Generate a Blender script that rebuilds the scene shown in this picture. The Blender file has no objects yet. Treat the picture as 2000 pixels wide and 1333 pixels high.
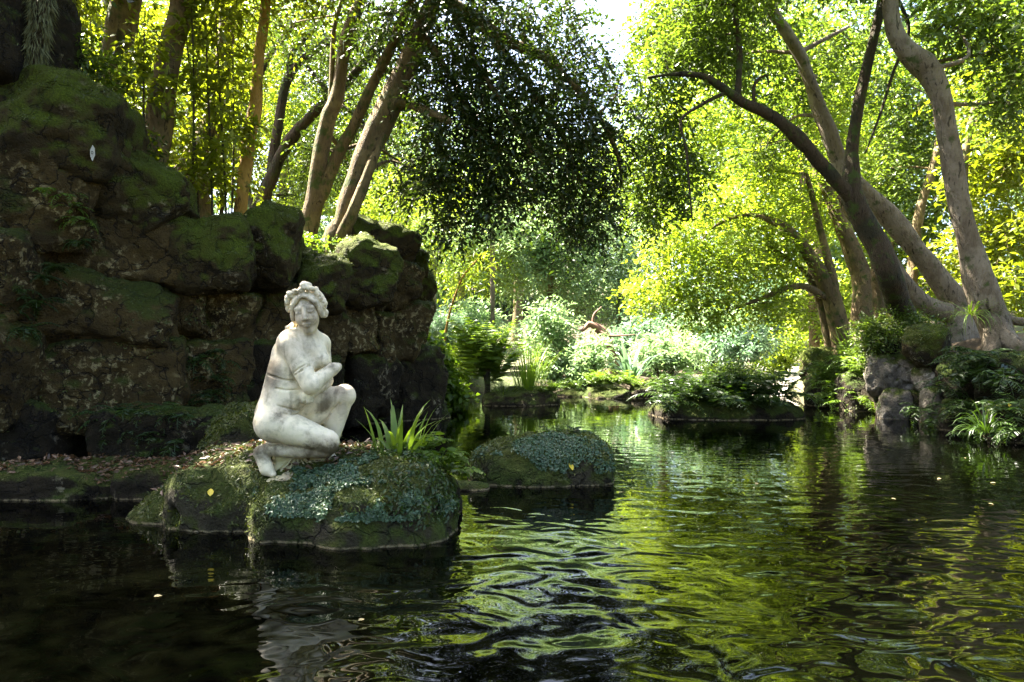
import bpy, math, random
import numpy as np
from mathutils import Vector, Matrix

# ------------------------------------------------------------------ camera, sky, sun, exposure
S = bpy.context.scene
COL = S.collection
CAM_H = 1.3
cam_d = bpy.data.cameras.new("camera")
cam_d.lens = 24.0; cam_d.sensor_width = 36.0
cam_d.clip_start = 0.05; cam_d.clip_end = 2000.0
cam = bpy.data.objects.new("camera", cam_d); COL.objects.link(cam)
cam.location = (0, 0, CAM_H); cam.rotation_euler = (math.radians(90), 0, 0)
S.camera = cam

SUN_EL = math.radians(58.0)
SUN_AZ = math.radians(-62.0)          # from the view axis, to the left and behind the trees
W = bpy.data.worlds.new("World"); S.world = W; W.use_nodes = True
wn = W.node_tree.nodes; wl = W.node_tree.links
bg = wn["Background"]; sky = wn.new("ShaderNodeTexSky")
sky.sky_type = 'NISHITA'; sky.sun_disc = False
sky.sun_elevation = SUN_EL; sky.sun_rotation = SUN_AZ
sky.air_density = 0.8; sky.dust_density = 4.0; sky.ozone_density = 1.0
wl.new(sky.outputs[0], bg.inputs[0]); bg.inputs[1].default_value = 0.06
sun_d = bpy.data.lights.new("sun", 'SUN'); sun_d.energy = 5.0; sun_d.angle = math.radians(0.6)
sun_d.color = (1.0, 0.93, 0.80)
sun = bpy.data.objects.new("sun", sun_d); COL.objects.link(sun)
to_sun = Vector((math.sin(SUN_AZ)*math.cos(SUN_EL), math.cos(SUN_AZ)*math.cos(SUN_EL), math.sin(SUN_EL)))
sun.rotation_euler = to_sun.to_track_quat('Z', 'Y').to_euler(); sun.location = to_sun*60
vs = S.view_settings
vs.view_transform = 'Standard'; vs.look = 'None'; vs.gamma = 1.0; vs.use_curve_mapping = False
vs.exposure = 4.1
cy = S.cycles
cy.max_bounces = 7; cy.diffuse_bounces = 4; cy.glossy_bounces = 3; cy.transmission_bounces = 5
cy.transparent_max_bounces = 4; cy.caustics_reflective = False; cy.caustics_refractive = False
cy.sample_clamp_indirect = 4.0; cy.use_denoising = True
# ------------------------------------------------------------------ helpers
F_PX = 1333.33
def P(px, py, Y):                       # a place seen at px, py of the photograph, Y metres away
    return np.array([(px-1000.0)/F_PX*Y, Y, CAM_H-(py-666.5)/F_PX*Y])
def R(seed): return np.random.default_rng(seed)

def link(o, parent=None):
    COL.objects.link(o)
    if parent is not None: o.parent = parent
    return o
def mesh(name, V, faces, mat=None, parent=None, smooth=True, attr=None, kind=None):
    """one mesh object from numpy arrays; faces: an array (n,k) or a list of such arrays"""
    V = np.asarray(V, dtype=np.float32)
    if not isinstance(faces, (list, tuple)): faces = [faces]
    faces = [np.asarray(f, dtype=np.int32) for f in faces if len(f)]
    me = bpy.data.meshes.new(name)
    me.vertices.add(len(V)); me.vertices.foreach_set("co", V.ravel())
    li = np.concatenate([f.ravel() for f in faces])
    sz = np.concatenate([np.full(len(f), f.shape[1], np.int32) for f in faces])
    st = np.concatenate([[0], np.cumsum(sz)[:-1]]).astype(np.int32)
    me.loops.add(len(li)); me.loops.foreach_set("vertex_index", li)
    me.polygons.add(len(sz)); me.polygons.foreach_set("loop_start", st)
    me.polygons.foreach_set("use_smooth", np.full(len(sz), bool(smooth)))
    if attr is not None:
        a = me.attributes.new("rnd", 'FLOAT', 'POINT'); a.data.foreach_set("value", np.asarray(attr, np.float32))
    me.update(calc_edges=True); me.validate()
    if mat is not None: me.materials.append(mat)
    o = bpy.data.objects.new(name, me); link(o, parent)
    if kind: o["kind"] = kind
    return o
def empty(name, loc=(0, 0, 0)):
    o = bpy.data.objects.new(name, None); o.empty_display_size = 0.2
    o.location = tuple(float(v) for v in loc); return link(o)
def tag(o, label, cat, group=None):
    o["label"] = label; o["category"] = cat
    if group: o["group"] = group
    return o
def struct(o): o["kind"] = "structure"; return o
def norm(a): return a/np.maximum(np.linalg.norm(a, axis=-1, keepdims=True), 1e-9)

# value noise, vectorised
def _h(i, j, k, s):
    n = (i*374761393 + j*668265263 + k*2147483647 + s*974711) & 0xffffffff
    n = ((n ^ (n >> 13))*1274126177) & 0xffffffff
    return ((n ^ (n >> 16)) & 0xffff)/32767.5 - 1.0
def vnoise(p, s=0):
    p = np.asarray(p, float); i = np.floor(p).astype(np.int64); f = p-i; f = f*f*(3-2*f)
    x, y, z = i[..., 0], i[..., 1], i[..., 2]; fx, fy, fz = f[..., 0], f[..., 1], f[..., 2]
    r = 0
    for a in (0, 1):
        for b in (0, 1):
            for c in (0, 1):
                w = (fx if a else 1-fx)*(fy if b else 1-fy)*(fz if c else 1-fz)
                r = r + w*_h(x+a, y+b, z+c, s)
    return r
def fbm(p, s=0, o=4):
    r = 0; a = 1.0
    for k in range(o):
        r = r + a*vnoise(np.asarray(p)*2.03**k+17.3*k, s+k); a *= 0.5
    return r

def spline(pts, n):
    """Catmull-Rom through rows of pts -> n rows"""
    p = np.asarray(pts, float); m = len(p)
    q = np.vstack([2*p[0]-p[1], p, 2*p[-1]-p[-2]])
    t = np.linspace(0, m-1-1e-6, n); i = np.floor(t).astype(int); f = (t-i)[:, None]
    a, b, c, d = q[i], q[i+1], q[i+2], q[i+3]
    return 0.5*((2*b)+(-a+c)*f+(2*a-5*b+4*c-d)*f*f+(-a+3*b-3*c+d)*f**3)
def tube(pts, n=24, k=10, seed=0, rough=0.10, cap=True, gnarl=0.0):
    """pts rows: x,y,z,radius -> V,F of a bark-rough tapered tube"""
    c = spline(pts, n); rad = np.maximum(c[:, 3], 0.002); c = c[:, :3]
    if gnarl:
        r = R(seed); c = c + gnarl*fbm(np.stack([np.linspace(0, n/5, n)]*3, 1)*[1, 1.3, .7]+seed*3.1, seed, 2)[:, None]*norm(r.normal(size=(1, 3)))
    t = norm(np.gradient(c, axis=0))
    up = np.array([0.13, -0.95, 0.2]); u = norm(np.cross(t, up)); v = np.cross(t, u)
    th = np.linspace(0, 2*np.pi, k, endpoint=False)
    ring = np.cos(th)[None, :, None]*u[:, None]+np.sin(th)[None, :, None]*v[:, None]
    pos = c[:, None]+ring*rad[:, None, None]
    if rough:
        d = fbm(pos/np.maximum(rad.mean()*2.2, .02)*[1, 1, .35], seed, 3)
        pos = c[:, None]+ring*(rad[:, None]*(1+rough*d))[..., None]
    V = pos.reshape(-1, 3); i = np.arange(n-1)[:, None]*k; j = np.arange(k)[None]; j2 = (j+1) % k
    F = np.stack([i+j, i+j2, i+k+j2, i+k+j], -1).reshape(-1, 4)
    if cap:
        V = np.vstack([V, c[-1]+t[-1]*rad[-1]*.4]); e = len(V)-1; b = (n-1)*k
        T = np.stack([b+j[0], b+j2[0], np.full(k, e)], 1)
        return V, [F, T]
    return V, [F]
def joinm(parts):
    Vs, Fs, o = [], {}, 0
    for V, F in parts:
        Vs.append(V)
        for f in (F if isinstance(F, list) else [F]):
            Fs.setdefault(f.shape[1], []).append(f+o)
        o += len(V)
    return np.vstack(Vs), [np.concatenate(v) for v in Fs.values()]

# ------------------------------------------------------------------ materials
def mat_new(name):
    m = bpy.data.materials.new(name); m.use_nodes = True
    nt = m.node_tree; b = nt.nodes["Principled BSDF"]; return m, nt, b
def nd(nt, t, **kw):
    n = nt.nodes.new(t)
    for k, v in kw.items():
        if k in n.inputs.keys(): n.inputs[k].default_value = v
        else: setattr(n, k, v)
    return n
def ramp(nt, fac, stops, interp='LINEAR'):
    r = nt.nodes.new("ShaderNodeValToRGB"); e = r.color_ramp.elements; r.color_ramp.interpolation = interp
    while len(e) < len(stops): e.new(0.5)
    for el, (p, c) in zip(e, stops):
        el.position = p; el.color = (c[0], c[1], c[2], 1) if hasattr(c, '__len__') else (c, c, c, 1)
    nt.links.new(fac, r.inputs[0]); return r.outputs[0]
def noise(nt, vec, scale, detail=4.0, rough=0.55, dist=0.0):
    n = nd(nt, "ShaderNodeTexNoise", Scale=scale, Detail=detail, Roughness=rough, Distortion=dist)
    if vec is not None: nt.links.new(vec, n.inputs["Vector"])
    return n.outputs[0]
def mixc(nt, fac, a, b, blend='MIX'):
    m = nt.nodes.new("ShaderNodeMix"); m.data_type = 'RGBA'; m.blend_type = blend
    for s, v in ((m.inputs[0], fac), (m.inputs[6], a), (m.inputs[7], b)):
        if hasattr(v, 'is_linked'): nt.links.new(v, s)
        elif hasattr(v, '__len__'): s.default_value = (v[0], v[1], v[2], 1)
        else: s.default_value = v
    return m.outputs[2]
def mth(nt, op, a, b=None, clamp=False):
    m = nt.nodes.new("ShaderNodeMath"); m.operation = op; m.use_clamp = clamp
    for s, v in ((m.inputs[0], a), (m.inputs[1], b)):
        if v is None: continue
        if hasattr(v, 'is_linked'): nt.links.new(v, s)
        else: s.default_value = v
    return m.outputs[0]
def bump(nt, b, h, strength=0.5, dist=0.02, prev=None):
    n = nd(nt, "ShaderNodeBump", Strength=strength, Distance=dist); nt.links.new(h, n.inputs["Height"])
    if prev is not None: nt.links.new(prev, n.inputs["Normal"])
    if b is not None: nt.links.new(n.outputs[0], b.inputs["Normal"])
    return n.outputs[0]
def wpos(nt): return nt.nodes.new("ShaderNodeNewGeometry").outputs["Position"]
def sepz(nt, vec, i=2):
    s = nt.nodes.new("ShaderNodeSeparateXYZ"); nt.links.new(vec, s.inputs[0]); return s.outputs[i]
def marble(name="marble", tint=(0.80, 0.71, 0.53), dirt=0.5):
    m, nt, b = mat_new(name); p = nd(nt, "ShaderNodeTexCoord").outputs["Object"]
    n1 = noise(nt, p, 4.5, 6, .6, .4); n2 = noise(nt, p, 22, 5, .65); n3 = noise(nt, p, 95, 3, .6)
    base = mixc(nt, ramp(nt, n2, [(.35, 0), (.7, 1)]), tint, tuple(v*k for v, k in zip(tint, (.86, .88, .80))))
    base = mixc(nt, ramp(nt, noise(nt, p, 2.2, 3), [(.42, 0), (.62, .55)]), base, (0.46, 0.34, 0.24))
    stain = mth(nt, 'MULTIPLY', ramp(nt, n1, [(.50-.1*dirt, 0), (.68-.1*dirt, 1)]), ramp(nt, n2, [(.35, .2), (.62, 1)]))
    base = mixc(nt, mth(nt, 'MULTIPLY', stain, .8), base, (0.10, 0.085, 0.06))
    base = mixc(nt, ramp(nt, n3, [(.70, 0), (.76, .8)]), base, (0.07, 0.06, 0.045))
    if dirt < .6:                                    # algae on the kneeling leg, under the arm and in rain streaks
        mp = nd(nt, "ShaderNodeMapping"); mp.inputs["Scale"].default_value = (16, 16, 1.6); nt.links.new(p, mp.inputs[0]); sk = noise(nt, mp.outputs[0], 1.0, 4, .6, .3)
        base = mixc(nt, mth(nt, 'MULTIPLY', ramp(nt, sk, [(.55, 0), (.68, .8)]), ramp(nt, n1, [(.42, 0), (.58, 1)])), base, (.20, .165, .11))
        z = sepz(nt, p); zz = mth(nt, 'ADD', z, mth(nt, 'MULTIPLY', mth(nt, 'SUBTRACT', n2, .5), .16))
        base = mixc(nt, mth(nt, 'MULTIPLY', ramp(nt, zz, [(.07, 0), (.11, .95), (.19, .95), (.235, 0)]), ramp(nt, n1, [(.38, .5), (.52, 1)])), base, (.075, .06, .035))
        for cx, cz, rr, kk in ((-.24, .72, .10, .8), (.13, .47, .07, .7), (.26, .42, .06, .6), (.02, .93, .06, .5), (.10, .16, .09, .5)):
            dx = mth(nt, 'SUBTRACT', sepz(nt, p, 0), cx); dz = mth(nt, 'MULTIPLY', mth(nt, 'SUBTRACT', z, cz), .7); d = mth(nt, 'SQRT', mth(nt, 'ADD', mth(nt, 'MULTIPLY', dx, dx), mth(nt, 'MULTIPLY', dz, dz)))
            d = mth(nt, 'ADD', d, mth(nt, 'MULTIPLY', mth(nt, 'SUBTRACT', n2, .5), .22)); base = mixc(nt, mth(nt, 'MULTIPLY', ramp(nt, mth(nt, 'DIVIDE', d, rr), [(.35, kk), (1.0, 0)]), ramp(nt, n1, [(.35, .4), (.55, 1)])), base, (.10, .08, .05))
    nt.links.new(base, b.inputs["Base Color"]); b.inputs["Roughness"].default_value = 0.62
    b.inputs["Specular IOR Level"].default_value = 0.3
    h = mth(nt, 'ADD', n3, mth(nt, 'MULTIPLY', n2, 2.0)); bump(nt, b, h, .25, .004)
    return m
def leaf_mat(name, c0, c1, trans=0.45, rough=0.38, spec=0.45, tcol=None):
    """c0..c1: the colours from leaf to leaf; part of the light passes through the blade"""
    m, nt, b = mat_new(name)
    a = nd(nt, "ShaderNodeAttribute", attribute_name="rnd").outputs["Fac"]
    big = noise(nt, wpos(nt), 0.9, 2.0)
    f = mth(nt, 'ADD', mth(nt, 'MULTIPLY', a, .65), mth(nt, 'MULTIPLY', ramp(nt, big, [(.35, 0), (.65, 1)]), .35))
    c = mixc(nt, f, c0, c1); nt.links.new(c, b.inputs["Base Color"])
    b.inputs["Roughness"].default_value = rough; b.inputs["Specular IOR Level"].default_value = spec
    t = nt.nodes.new("ShaderNodeBsdfTranslucent")
    tc = mixc(nt, 1.0, c, tcol or (1.4, 1.4, 0.5), 'MULTIPLY'); nt.links.new(tc, t.inputs[0])
    mx = nt.nodes.new("ShaderNodeMixShader"); mx.inputs[0].default_value = trans
    nt.links.new(b.outputs[0], mx.inputs[1]); nt.links.new(t.outputs[0], mx.inputs[2])
    nt.links.new(mx.outputs[0], nt.nodes["Material Output"].inputs[0]); return m
def bark_mat(name, c0, c1, c2, moss=0.0):
    m, nt, b = mat_new(name); p = wpos(nt)
    mp = nd(nt, "ShaderNodeMapping"); mp.inputs["Scale"].default_value = (1, 1, .3); nt.links.new(p, mp.inputs[0]); q = mp.outputs[0]
    n = noise(nt, q, 14, 6, .65, .6); n2 = noise(nt, p, 2.3, 4, .6); n3 = noise(nt, q, 55, 4, .6)
    c = mixc(nt, ramp(nt, n, [(.38, 0), (.62, 1)]), c0, c1)
    c = mixc(nt, ramp(nt, n2, [(.48, 0), (.60, .9)]), c, c2)
    c = mixc(nt, ramp(nt, n, [(.56, 0), (.64, .85)]), c, tuple(v*.22 for v in c0))
    if moss: c = mixc(nt, ramp(nt, noise(nt, p, 5, 5, .6), [(.62-.3*moss, 0), (.72-.25*moss, .85)]), c, (0.045, 0.07, 0.012))
    nt.links.new(c, b.inputs["Base Color"]); b.inputs["Roughness"].default_value = .85; b.inputs["Specular IOR Level"].default_value = .2
    bump(nt, b, mth(nt, 'ADD', n, mth(nt, 'MULTIPLY', n3, .6)), 1.0, .05); return m
def rock_mat(name, c0, c1, pale=(.30, .26, .17), moss=0.5, mosscol=(.040, .062, .008), pale_amt=.5):
    m, nt, b = mat_new(name); p = wpos(nt); nz = sepz(nt, nt.nodes.new("ShaderNodeNewGeometry").outputs["Normal"])
    n = noise(nt, p, 3.2, 7, .62, .5); n2 = noise(nt, p, 13, 6, .65, .3); n3 = noise(nt, p, 60, 4, .6)
    c = mixc(nt, ramp(nt, n, [(.36, 0), (.62, 1)]), c0, c1)
    pm = mth(nt, 'MULTIPLY', ramp(nt, n2, [(.53, 0), (.60, 1)]), ramp(nt, noise(nt, p, 1.7, 3), [(.60-.2*pale_amt, 0), (.72-.2*pale_amt, 1)]))
    c = mixc(nt, pm, c, pale)
    c = mixc(nt, ramp(nt, n2, [(.28, 1), (.42, 0)]), c, (.018, .014, .008))
    vr = nd(nt, "ShaderNodeTexVoronoi", Scale=2.1); vr.feature = 'DISTANCE_TO_EDGE'; wq = nt.nodes.new("ShaderNodeVectorMath"); wq.operation = 'ADD'; nt.links.new(p, wq.inputs[0])
    nv = nd(nt, "ShaderNodeTexNoise", Scale=3.0, Detail=5.0); nt.links.new(p, nv.inputs["Vector"]); nt.links.new(nv.outputs[1], wq.inputs[1]); nt.links.new(wq.outputs[0], vr.inputs["Vector"])
    crack = ramp(nt, vr.outputs["Distance"], [(.0, 1), (.035, 0)]); c = mixc(nt, mth(nt, 'MULTIPLY', crack, .8 if pale_amt != .7 else .3), c, (.008, .006, .004))
    ms = mth(nt, 'ADD', mth(nt, 'MULTIPLY', nz, .40), mth(nt, 'MULTIPLY', noise(nt, p, 2.6, 6, .65), 1.1))
    ms = ramp(nt, ms, [(.86-.42*moss, 0), (1.02-.42*moss, 1)])
    mc = mixc(nt, ramp(nt, n3, [(.3, 0), (.7, 1)]), tuple(v*.5 for v in mosscol), tuple(v*1.5 for v in mosscol))
    mc = mixc(nt, ramp(nt, n, [(.4, 0), (.6, .7)]), mc, (.055, .060, .008))
    c = mixc(nt, ms, c, mc)
    z = sepz(nt, p)                                  # line of dried scum left by the water
    zz = mth(nt, 'ADD', z, mth(nt, 'MULTIPLY', noise(nt, p, 30, 2), .012))
    line = mth(nt, 'MULTIPLY', ramp(nt, zz, [(.0, 0), (.008, 1), (.016, 1), (.024, 0)]), ramp(nt, n2, [(.42, 0), (.55, .8)]))
    c = mixc(nt, line, c, (.30, .24, .14))
    nt.links.new(c, b.inputs["Base Color"]); b.inputs["Roughness"].default_value = .9; b.inputs["Specular IOR Level"].default_value = .2
    h = mth(nt, 'SUBTRACT', mth(nt, 'ADD', mth(nt, 'MULTIPLY', n2, 1.2), mth(nt, 'MULTIPLY', n3, .7)), mth(nt, 'MULTIPLY', crack, .8 if pale_amt != .7 else .3)); bump(nt, b, h, 1.0, .07); return m
def soil_mat():
    m, nt, b = mat_new("leaf_litter_soil"); p = wpos(nt); n = noise(nt, p, 9, 6, .7); n2 = noise(nt, p, .35, 4, .6)
    c = ramp(nt, n, [(.3, (.018, .012, .006)), (.5, (.05, .034, .017)), (.7, (.10, .065, .032))])
    c = mixc(nt, ramp(nt, n2, [(.46, 0), (.6, .8)]), c, (.06, .085, .02))
    nt.links.new(c, b.inputs["Base Color"]); b.inputs["Roughness"].default_value = .95; bump(nt, b, n, .8, .06); return m
def water_mat():
    m, nt, b = mat_new("pond_water"); p = wpos(nt)
    b.inputs["Base Color"].default_value = (.0004, .0005, .0002, 1); b.inputs["Roughness"].default_value = .012
    b.inputs["IOR"].default_value = 1.40
    mp = nd(nt, "ShaderNodeMapping"); mp.inputs["Scale"].default_value = (.85, 1.15, 1); mp.inputs["Rotation"].default_value = (0, 0, .25); nt.links.new(p, mp.inputs[0]); q = mp.outputs[0]
    mp2 = nd(nt, "ShaderNodeMapping"); mp2.inputs["Scale"].default_value = (.35, 1.6, 1); nt.links.new(p, mp2.inputs[0])
    n1 = noise(nt, q, 1.9, 1, .4, .9); n2 = noise(nt, q, 3.8, 1, .3, 1.2); n3 = noise(nt, mp2.outputs[0], 6.0, 1, .5, .3)
    near = ramp(nt, mth(nt, 'MULTIPLY', sepz(nt, p, 1), .1), [(.30, 1), (.62, .25), (1.0, .12)])    # calmer towards the far bank
    near = mth(nt, 'MULTIPLY', near, ramp(nt, mth(nt, 'ADD', mth(nt, 'MULTIPLY', sepz(nt, p, 0), .1), .5), [(.30, .22), (.50, 1.0)]))    # sheltered under the wall
    k1 = bump(nt, None, mth(nt, 'MULTIPLY', n1, near), 1.0, .026)
    k2 = bump(nt, None, mth(nt, 'MULTIPLY', n2, near), 1.0, .016, k1)
    bump(nt, b, n3, 1.0, .0012, k2)
    return m
MT = {}
MT['marble'] = marble(); MT['plinth'] = marble("plinth_marble", (.40, .37, .22), .7)
MT['moss'] = leaf_mat("moss_tuft", (.028, .040, .005), (.085, .105, .010), .3)
MT['leaf_dark'] = leaf_mat("shade_toned_leaf", (.012, .026, .005), (.045, .074, .012), .35)  # shade of the thick canopy is put into this darker leaf colour
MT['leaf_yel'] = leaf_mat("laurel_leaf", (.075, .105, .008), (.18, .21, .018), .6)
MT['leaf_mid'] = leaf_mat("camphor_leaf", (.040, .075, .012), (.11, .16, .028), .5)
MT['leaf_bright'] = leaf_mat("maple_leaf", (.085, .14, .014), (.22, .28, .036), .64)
MT['leaf_mint'] = leaf_mat("glare_pale_leaf", (.10, .18, .085), (.27, .36, .20), .5, tcol=(1.2, 1.25, .8))  # pale tint stands in for glare and haze over the far glade
MT['leaf_teal'] = leaf_mat("cypress_spray", (.055, .11, .065), (.16, .24, .16), .45, tcol=(1.1, 1.2, .8))
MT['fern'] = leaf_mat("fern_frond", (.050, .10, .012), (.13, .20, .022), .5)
MT['fern_dark'] = leaf_mat("shade_toned_frond", (.014, .034, .006), (.040, .075, .012), .4)  # darker copy of the fern green, standing in for shadow on the bank
MT['creeper'] = leaf_mat("creeping_leaf", (.020, .048, .020), (.085, .15, .078), .25, tcol=(1.1, 1.2, .8))
MT['strap'] = leaf_mat("strap_leaf", (.085, .15, .018), (.16, .24, .035), .45)
MT['grass'] = leaf_mat("sedge_blade", (.04, .08, .012), (.12, .17, .03), .45)
MT['litter'] = leaf_mat("dry_leaf", (.045, .024, .013), (.17, .10, .055), .2, tcol=(1.2, 1, .7))
MT['pale_leaf'] = leaf_mat("pale_floating_leaf", (.06, .055, .025), (.13, .11, .06), .1)
MT['yellow_leaf'] = leaf_mat("yellow_fallen_leaf", (.50, .36, .02), (.62, .48, .03), .2)
MT['bark_warm'] = bark_mat("warm_smooth_bark", (.10, .070, .036), (.16, .115, .06), (.20, .15, .07), .3)
MT['bark_gold'] = bark_mat("golden_bark", (.34, .20, .045), (.42, .27, .07), (.30, .17, .04), .1)  # yellow carries the sunbeam on one trunk; bamboo's own gold too
MT['bark_dark'] = bark_mat("dark_bark", (.040, .028, .016), (.07, .05, .03), (.03, .028, .016), .3)
MT['bark_grey'] = bark_mat("grey_smooth_bark", (.13, .10, .068), (.20, .16, .115), (.24, .20, .15), .15)
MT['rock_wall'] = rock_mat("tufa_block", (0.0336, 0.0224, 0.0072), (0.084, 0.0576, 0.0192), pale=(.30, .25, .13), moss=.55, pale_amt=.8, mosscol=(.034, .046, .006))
MT['rock_moss'] = rock_mat("mossy_tufa", (0.024, 0.0176, 0.0072), (0.056, 0.04, 0.0144), moss=.92, mosscol=(.068, .094, .007), pale_amt=.2)  # moss colour brightened in place of sun dapples on the top stones
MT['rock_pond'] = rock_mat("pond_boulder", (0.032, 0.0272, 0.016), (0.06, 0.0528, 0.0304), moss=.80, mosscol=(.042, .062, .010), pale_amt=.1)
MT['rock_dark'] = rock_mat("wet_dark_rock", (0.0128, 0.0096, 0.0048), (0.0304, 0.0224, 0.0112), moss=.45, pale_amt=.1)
MT['rock_grey'] = rock_mat("grey_limestone", (0.104, 0.092, 0.072), (0.2, 0.176, 0.144), pale=(.36, .33, .28), moss=.35, pale_amt=.7)
MT['soil'] = soil_mat(); MT['water'] = water_mat()
def flat_mat(name, c, rough=.8):
    m, nt, b = mat_new(name); n = noise(nt, wpos(nt), 20, 5, .6)
    nt.links.new(mixc(nt, n, tuple(v*.75 for v in c), tuple(min(1, v*1.2) for v in c)), b.inputs["Base Color"]); b.inputs["Roughness"].default_value = rough; return m
MT['path'] = flat_mat("pale_gravel", (.42, .38, .32)); MT['tag'] = flat_mat("white_metal_tag", (.35, .35, .33), .5); MT['ink'] = flat_mat("black_print", (.03, .03, .03))
MT['root_moss'] = flat_mat("pale_hanging_moss", (.10, .105, .045)); MT['dead_wood'] = flat_mat("red_brown_dead_wood", (.17, .085, .055))
# ------------------------------------------------------------------ the statue (one continuous carved surface)
class Field:
    def __init__(s, lo, hi, st):
        s.lo = np.array(lo, float); s.st = st
        s.n = np.ceil((np.array(hi)-s.lo)/st).astype(int)+1
        s.D = np.full(s.n, 400.0, np.float32)
        s.ax = [(s.lo[i]+st*np.arange(s.n[i])).astype(np.float32) for i in range(3)]
    def box(s, lo, hi, m):
        a = np.clip(np.floor((np.array(lo)-m-s.lo)/s.st).astype(int), 0, s.n-1)
        b = np.clip(np.ceil((np.array(hi)+m-s.lo)/s.st).astype(int)+1, 1, s.n)
        sl = tuple(slice(a[i], b[i]) for i in range(3))
        return sl, np.meshgrid(*[s.ax[i][sl[i]] for i in range(3)], indexing='ij')
    def put(s, sl, d, k, cut):
        D = s.D[sl]
        if cut: D = -D
        h = np.clip(.5+.5*(D-d)/k, 0, 1); o = D*(1-h)+d*h-k*h*(1-h)
        s.D[sl] = -o if cut else o
    def cap(s, a, b, ra, rb=None, k=20, cut=False):
        rb = ra if rb is None else rb; a = np.array(a, float); b = np.array(b, float); r = max(ra, rb)
        sl, (x, y, z) = s.box(np.minimum(a, b)-r, np.maximum(a, b)+r, k+14)
        d = b-a; t = np.clip(((x-a[0])*d[0]+(y-a[1])*d[1]+(z-a[2])*d[2])/max(d@d, 1e-6), 0, 1)
        e = np.sqrt((x-a[0]-t*d[0])**2+(y-a[1]-t*d[1])**2+(z-a[2]-t*d[2])**2)-(ra+(rb-ra)*t)
        s.put(sl, e, k, cut)
    def ell(s, c, r, k=20, cut=False, M=None):
        c = np.array(c, float); r = np.array(r, float); R_ = max(r)
        sl, (x, y, z) = s.box(c-(R_ if M is not None else r), c+(R_ if M is not None else r), k+14)
        x, y, z = x-c[0], y-c[1], z-c[2]
        if M is not None:
            x, y, z = (M[0][0]*x+M[1][0]*y+M[2][0]*z, M[0][1]*x+M[1][1]*y+M[2][1]*z, M[0][2]*x+M[1][2]*y+M[2][2]*z)
        k0 = np.sqrt((x/r[0])**2+(y/r[1])**2+(z/r[2])**2); k1 = np.sqrt((x/r[0]**2)**2+(y/r[1]**2)**2+(z/r[2]**2)**2)
        s.put(sl, k0*(k0-1)/np.maximum(k1, 1e-6), k, cut)
    def blk(s, c, r, k=10, e=4.0, M=None):
        c = np.array(c, float); r = np.array(r, float); R_ = max(r)*1.3
        sl, (x, y, z) = s.box(c-R_, c+R_, k+14); x, y, z = x-c[0], y-c[1], z-c[2]
        if M is not None:
            x, y, z = (M[0][0]*x+M[1][0]*y+M[2][0]*z, M[0][1]*x+M[1][1]*y+M[2][1]*z, M[0][2]*x+M[1][2]*y+M[2][2]*z)
        s.put(sl, ((np.abs(x/r[0])**e+np.abs(y/r[1])**e+np.abs(z/r[2])**e)**(1/e)-1)*min(r), k, False)
    def front(s, x, z):                 # first surface met from the front
        i = int(round((x-s.lo[0])/s.st)); k = int(round((z-s.lo[2])/s.st))
        c = np.nonzero(s.D[i, :, k] < 0)[0]
        return s.ax[1][c[0]] if len(c) else 0.0
    def groove(s, pts, r=6, k=8, sink=0.0):
        q = [(x, s.front(x, 1269-c)+sink, 1269-c) for x, c in pts]
        for a, b in zip(q[:-1], q[1:]): s.cap(a, b, r, r, k, True)
    def net(s, smooth=1):               # naive surface nets
        D = s.D; ins = D < 0; nx, ny, nz = D.shape
        c = [D[a:nx-1+a, b:ny-1+b, d:nz-1+d] for a in (0, 1) for b in (0, 1) for d in (0, 1)]
        m = sum((q < 0).astype(np.int8) for q in c); act = np.argwhere((m > 0) & (m < 8))
        idx = -np.ones((nx-1, ny-1, nz-1), np.int64); idx[tuple(act.T)] = np.arange(len(act))
        offs = np.array([(a, b, d) for a in (0, 1) for b in (0, 1) for d in (0, 1)])
        vals = np.stack([D[tuple((act+o).T)] for o in offs], 1)
        acc = np.zeros((len(act), 3)); cnt = np.zeros(len(act))
        for i in range(8):
            for j in range(i+1, 8):
                if np.abs(offs[i]-offs[j]).sum() != 1: continue
                u, v = vals[:, i], vals[:, j]; x = (u < 0) != (v < 0); t = np.where(x, u/np.where(x, u-v, 1), 0)
                acc += np.where(x[:, None], offs[i]+t[:, None]*(offs[j]-offs[i]), 0); cnt += x
        V = (act+acc/cnt[:, None])*s.st+s.lo
        Fs = []
        for ax in range(3):
            o1, o2 = [(1, 2), (2, 0), (0, 1)][ax]
            sl0 = [slice(None)]*3; sl1 = [slice(None)]*3; sl0[ax] = slice(0, -1); sl1[ax] = slice(1, None)
            A, B = ins[tuple(sl0)], ins[tuple(sl1)]
            e = np.argwhere(A != B); e = e[(e[:, o1] > 0) & (e[:, o2] > 0) & (e[:, o1] < D.shape[o1]-1) & (e[:, o2] < D.shape[o2]-1)]
            if not len(e): continue
            d1 = np.zeros(3, int); d1[o1] = 1; d2 = np.zeros(3, int); d2[o2] = 1
            q = np.stack([idx[tuple((e-d1-d2).T)], idx[tuple((e-d2).T)], idx[tuple(e.T)], idx[tuple((e-d1).T)]], 1)
            fl = A[tuple(e.T)]; q[~fl] = q[~fl][:, ::-1]; Fs.append(q)
        Fc = np.concatenate(Fs)
        for _ in range(smooth):
            S_ = np.zeros_like(V); n = np.zeros(len(V))
            for a, b in ((0, 1), (1, 2), (2, 3), (3, 0)):
                np.add.at(S_, Fc[:, a], V[Fc[:, b]]); np.add.at(n, Fc[:, a], 1)
            V = V*.5+.5*S_/np.maximum(n, 1)[:, None]
        return V, Fc

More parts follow.
